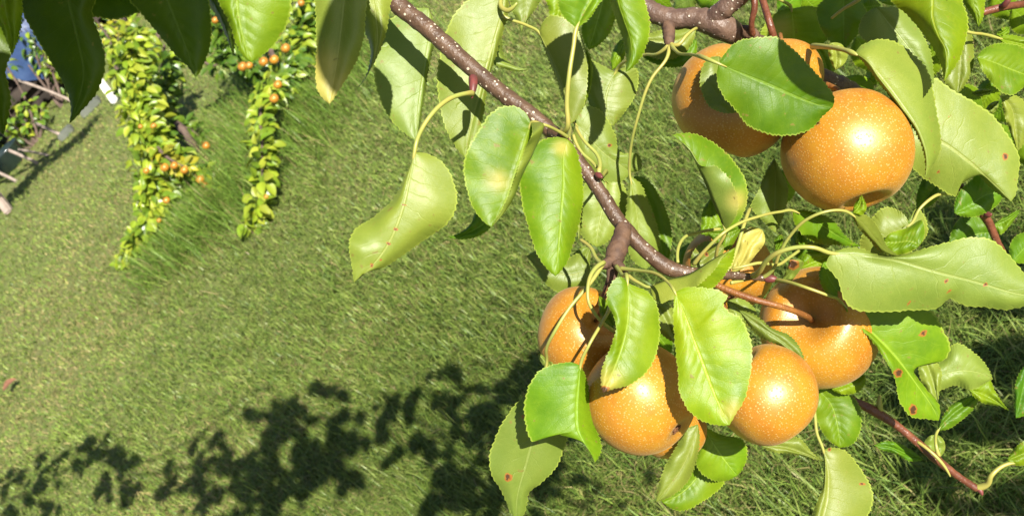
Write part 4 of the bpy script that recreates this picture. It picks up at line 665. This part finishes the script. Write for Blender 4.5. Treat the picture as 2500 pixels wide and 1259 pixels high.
def shrub(label, foot, crowns, tones, seed, size=.075, fruit=()):
    rg = np.random.default_rng(seed); base = G(*foot); o = tag(empty('shrub', base), label, 'shrub', 'leafy shrubs beyond the lawn'); ds = []; sp = []
    for (x, y, w_, n, dz) in crowns:
        c = px([(x, y, dep(base)+dz)])[0]; ds.append(tube_data([base-Z*.03, base*.45+c*.55+rg.normal(0, .04, 3), c], [.016, .011, .006], 7, 16))
        for k in range(n):
            q = rg.normal(0, 1, 3); q /= np.linalg.norm(q); sp.append((c+q*w_*dep(base)/F*rg.uniform(.1, .55), q))
            if k % 6 == 0: ds.append(tube_data([c, c+q*w_*dep(base)/F*.5], [.005, .003], 5, 6))
    V, f = join(*ds); mesh_obj('stem', V, f, MTRUNK, o, origin=base); V, f, T = far_leaves(sp, size, rg, tones); mesh_obj('foliage', V, f, MFAR, o, attrs={'tone': T}, origin=base)
shrub('small leafy shrub with pale leaves beside the stakes at the left edge', (88, 350), [(30, 285, 55, 26, 0), (60, 262, 60, 26, 0), (75, 300, 50, 20, 0), (100, 280, 40, 18, 0), (28, 330, 60, 26, .1), (50, 335, 50, 20, 0), (18, 165, 40, 12, 0)], YG+DG, 21)
shrub('thin shrub growing in front of the blue tarp', (150, 262), [(75, 90, 90, 110, .2), (108, 130, 75, 70, .2), (50, 70, 90, 90, .4), (128, 165, 55, 40, .1), (35, 110, 60, 40, .3), (140, 205, 30, 10, .1)], DG+YG[:2], 22, .08)
shrub('straggly shrub with yellow buds behind the leafy tree column', (330, 220), [(235, 50, 70, 30, .6), (260, 75, 70, 30, .6), (285, 110, 70, 30, .5), (305, 60, 60, 12, .5), (240, 110, 50, 14, .5)], DG+YE, 23, .07)
shrub('big dark shrub behind the woodpile', (210, 130), [(20, 20, 200, 130, 1.2), (110, -10, 200, 130, 1.2), (220, -60, 220, 130, 1.4), (400, -90, 220, 130, 1.4), (520, -120, 220, 130, 1.5), (60, 60, 120, 60, 1.0), (430, 40, 130, 60, .9)], DG, 24, .10)

fl = free_leaf(None, G(45, 950)+Z*.055, Z*2+LW+RNG.normal(0, .2, 3), Hd, .09)
MDEAD = simple('dead_leaf', (.22, .10, .06), .8, .2, (.14, .07, .04), 60)
tag(mesh_obj('fallen_leaf', fl[0], fl[1], MDEAD, origin=G(45, 950)), 'dry brown fallen leaf on the sunny lawn near the left edge', 'leaf')
# ------------------------------------------------------------------ grass
def build_grass(name, pts, hgt, wid, lean, tone, label=None):
    n = len(pts); rg = RNG; az = rg.uniform(0, 2*math.pi, n); dr = np.stack([np.cos(az), np.sin(az), np.zeros(n)], 1); sd = np.stack([-np.sin(az+rg.normal(0, .6, n)), np.cos(az), np.zeros(n)], 1); sd /= np.linalg.norm(sd, axis=1)[:, None]
    b = np.stack([pts[:, 0], pts[:, 1], np.full(n, -.003)], 1); ln = lean[:, None]; h = hgt[:, None]; w_ = wid[:, None]*.5; up = np.array([0, 0, 1.0])
    m = b+dr*h*ln*.35+up*h*.6*(1-.25*ln); t = b+dr*h*ln*1.0+up*h*np.clip(1-.62*ln, .03, 1)
    V = np.stack([b-sd*w_, b+sd*w_, m-sd*w_*.8, m+sd*w_*.8, t], 1).reshape(-1, 3)
    o5 = (np.arange(n)*5)[:, None]; loops = np.concatenate([o5+np.array([[0, 1, 3, 2]]), o5+np.array([[2, 3, 4]])], 1).ravel()
    me = bpy.data.meshes.new(name); me.vertices.add(n*5); me.vertices.foreach_set('co', V.ravel()); me.loops.add(n*7); me.loops.foreach_set('vertex_index', loops.astype(np.int32))
    me.polygons.add(n*2); st = np.stack([np.arange(n)*7, np.arange(n)*7+4], 1).ravel(); me.polygons.foreach_set('loop_start', st.astype(np.int32)); me.update(calc_edges=True)
    at = me.attributes.new('tone', 'FLOAT_COLOR', 'POINT'); at.data.foreach_set('color', np.c_[np.repeat(tone, 5, 0), np.ones(n*5)].ravel()); me.materials.append(MBLADE)
    o = bpy.data.objects.new(name, me); COL.objects.link(o); return tag(o, label, 'grass' if label else None, kind='stuff')
def fields(p, f, seed):                               # smooth random field in [0, 1]
    rg = np.random.default_rng(seed); s = np.zeros(len(p))
    for k in range(9): a = rg.uniform(0, 6.28); q = f*rg.uniform(.5, 2.2); s += np.sin((p[:, 0]*math.cos(a)+p[:, 1]*math.sin(a))*q+rg.uniform(0, 6.28))
    return np.clip(.5+s/9*1.15, 0, 1)
def wedge(n, r0, r1, power):
    r = (r0**power+(r1**power-r0**power)*RNG.random(n))**(1/power) if power else r0*(r1/r0)**RNG.random(n)
    a = RNG.uniform(math.radians(-52), math.radians(52), n); return np.stack([np.sin(a)*r, np.cos(a)*r], 1), r
p1, r1 = wedge(90000, .55, 2.3, 2); p2, r2 = wedge(420000, 2.3, 13.5, 0); pts = np.concatenate([p1, p2]); r = np.concatenate([r1, r2])
far = np.clip((r-2.2)/6, 0, 1.6); dry = .5*fields(pts, 2.2, 1)+.5*fields(pts*np.array([[.22, 1.0]]), 5.0, 8)+.16*np.clip((r-2.4)/2, 0, 1)-.12*np.clip((2.3-r)/.5, 0, 1); clump = .6*fields(pts, 16, 2)+.4*fields(pts, 7, 12)**2*1.6; fine = fields(pts, 45, 3)
hgt = (.026+.030*clump+.018*fine)*RNG.uniform(.6, 1.35, len(pts)) *(1+.75*np.clip((2.35-r)/.6, 0, 1)-.3*np.clip((r-2.6)/1.5, 0, 1)); wid = .0026*RNG.uniform(.6, 1.4, len(pts))*np.clip(r/2.0, .8, 4)**.55
lean = np.clip(RNG.normal(.80, .42, len(pts)), .05, 1.6)
GREEN = np.array([[.16, .232, .040], [.20, .268, .050], [.112, .185, .032], [.235, .285, .068]]); DRY = np.array([[.30, .255, .10], [.35, .285, .125], [.25, .23, .08]])
isd = RNG.random(len(pts)) < (.06+.75*np.clip(dry-.45, 0, 1)+.05*far)
tone = np.where(isd[:, None], DRY[RNG.integers(3, size=len(pts))], GREEN[RNG.integers(4, size=len(pts))])*(RNG.uniform(.75, 1.3, len(pts))*(.70+.34*np.clip(dry, 0, 1)+.30*fields(pts, 1.5, 31)))[:, None]
tone = tone*np.where((r < 2.6)[:, None], 1-np.clip((2.6-r)/.7, 0, 1)[:, None]*np.array([[.17, .14, .22]]), 1)
lean = np.where(isd, np.clip(lean+.5, 0, 1.5), lean)
build_grass('lawn_grass', pts, hgt, wid, lean, tone, 'mown lawn grass with dry straw patches')
tp = []
for (x, y, sx, n) in ((470, 555, .16, 900), (515, 525, .18, 1900), (470, 575, .12, 1100), (420, 625, .10, 500), (560, 470, .2, 1300), (610, 260, .22, 1400), (740, 290, .28, 1800), (780, 240, .3, 1600), (830, 190, .3, 600)):
    g = G(x, y); tp.append(np.stack([RNG.normal(g[0], sx, n), RNG.normal(g[1], sx, n)], 1))
tp = np.concatenate(tp); n = len(tp); isd = RNG.random(n) < .12
tone = np.where(isd[:, None], DRY[RNG.integers(3, size=n)], np.array([[.15, .25, .035], [.20, .30, .045], [.12, .22, .03]])[RNG.integers(3, size=n)])*RNG.uniform(.8, 1.25, n)[:, None]
build_grass('tall_grass', tp, RNG.uniform(.04, .27, n), RNG.uniform(.0018, .0038, n), np.clip(RNG.normal(.8, .45, n), .1, 1.5), tone, 'uncut tall grass around the feet of the drooping trees')
for o in SC.objects:
    if '_o' in o: del o['_o']
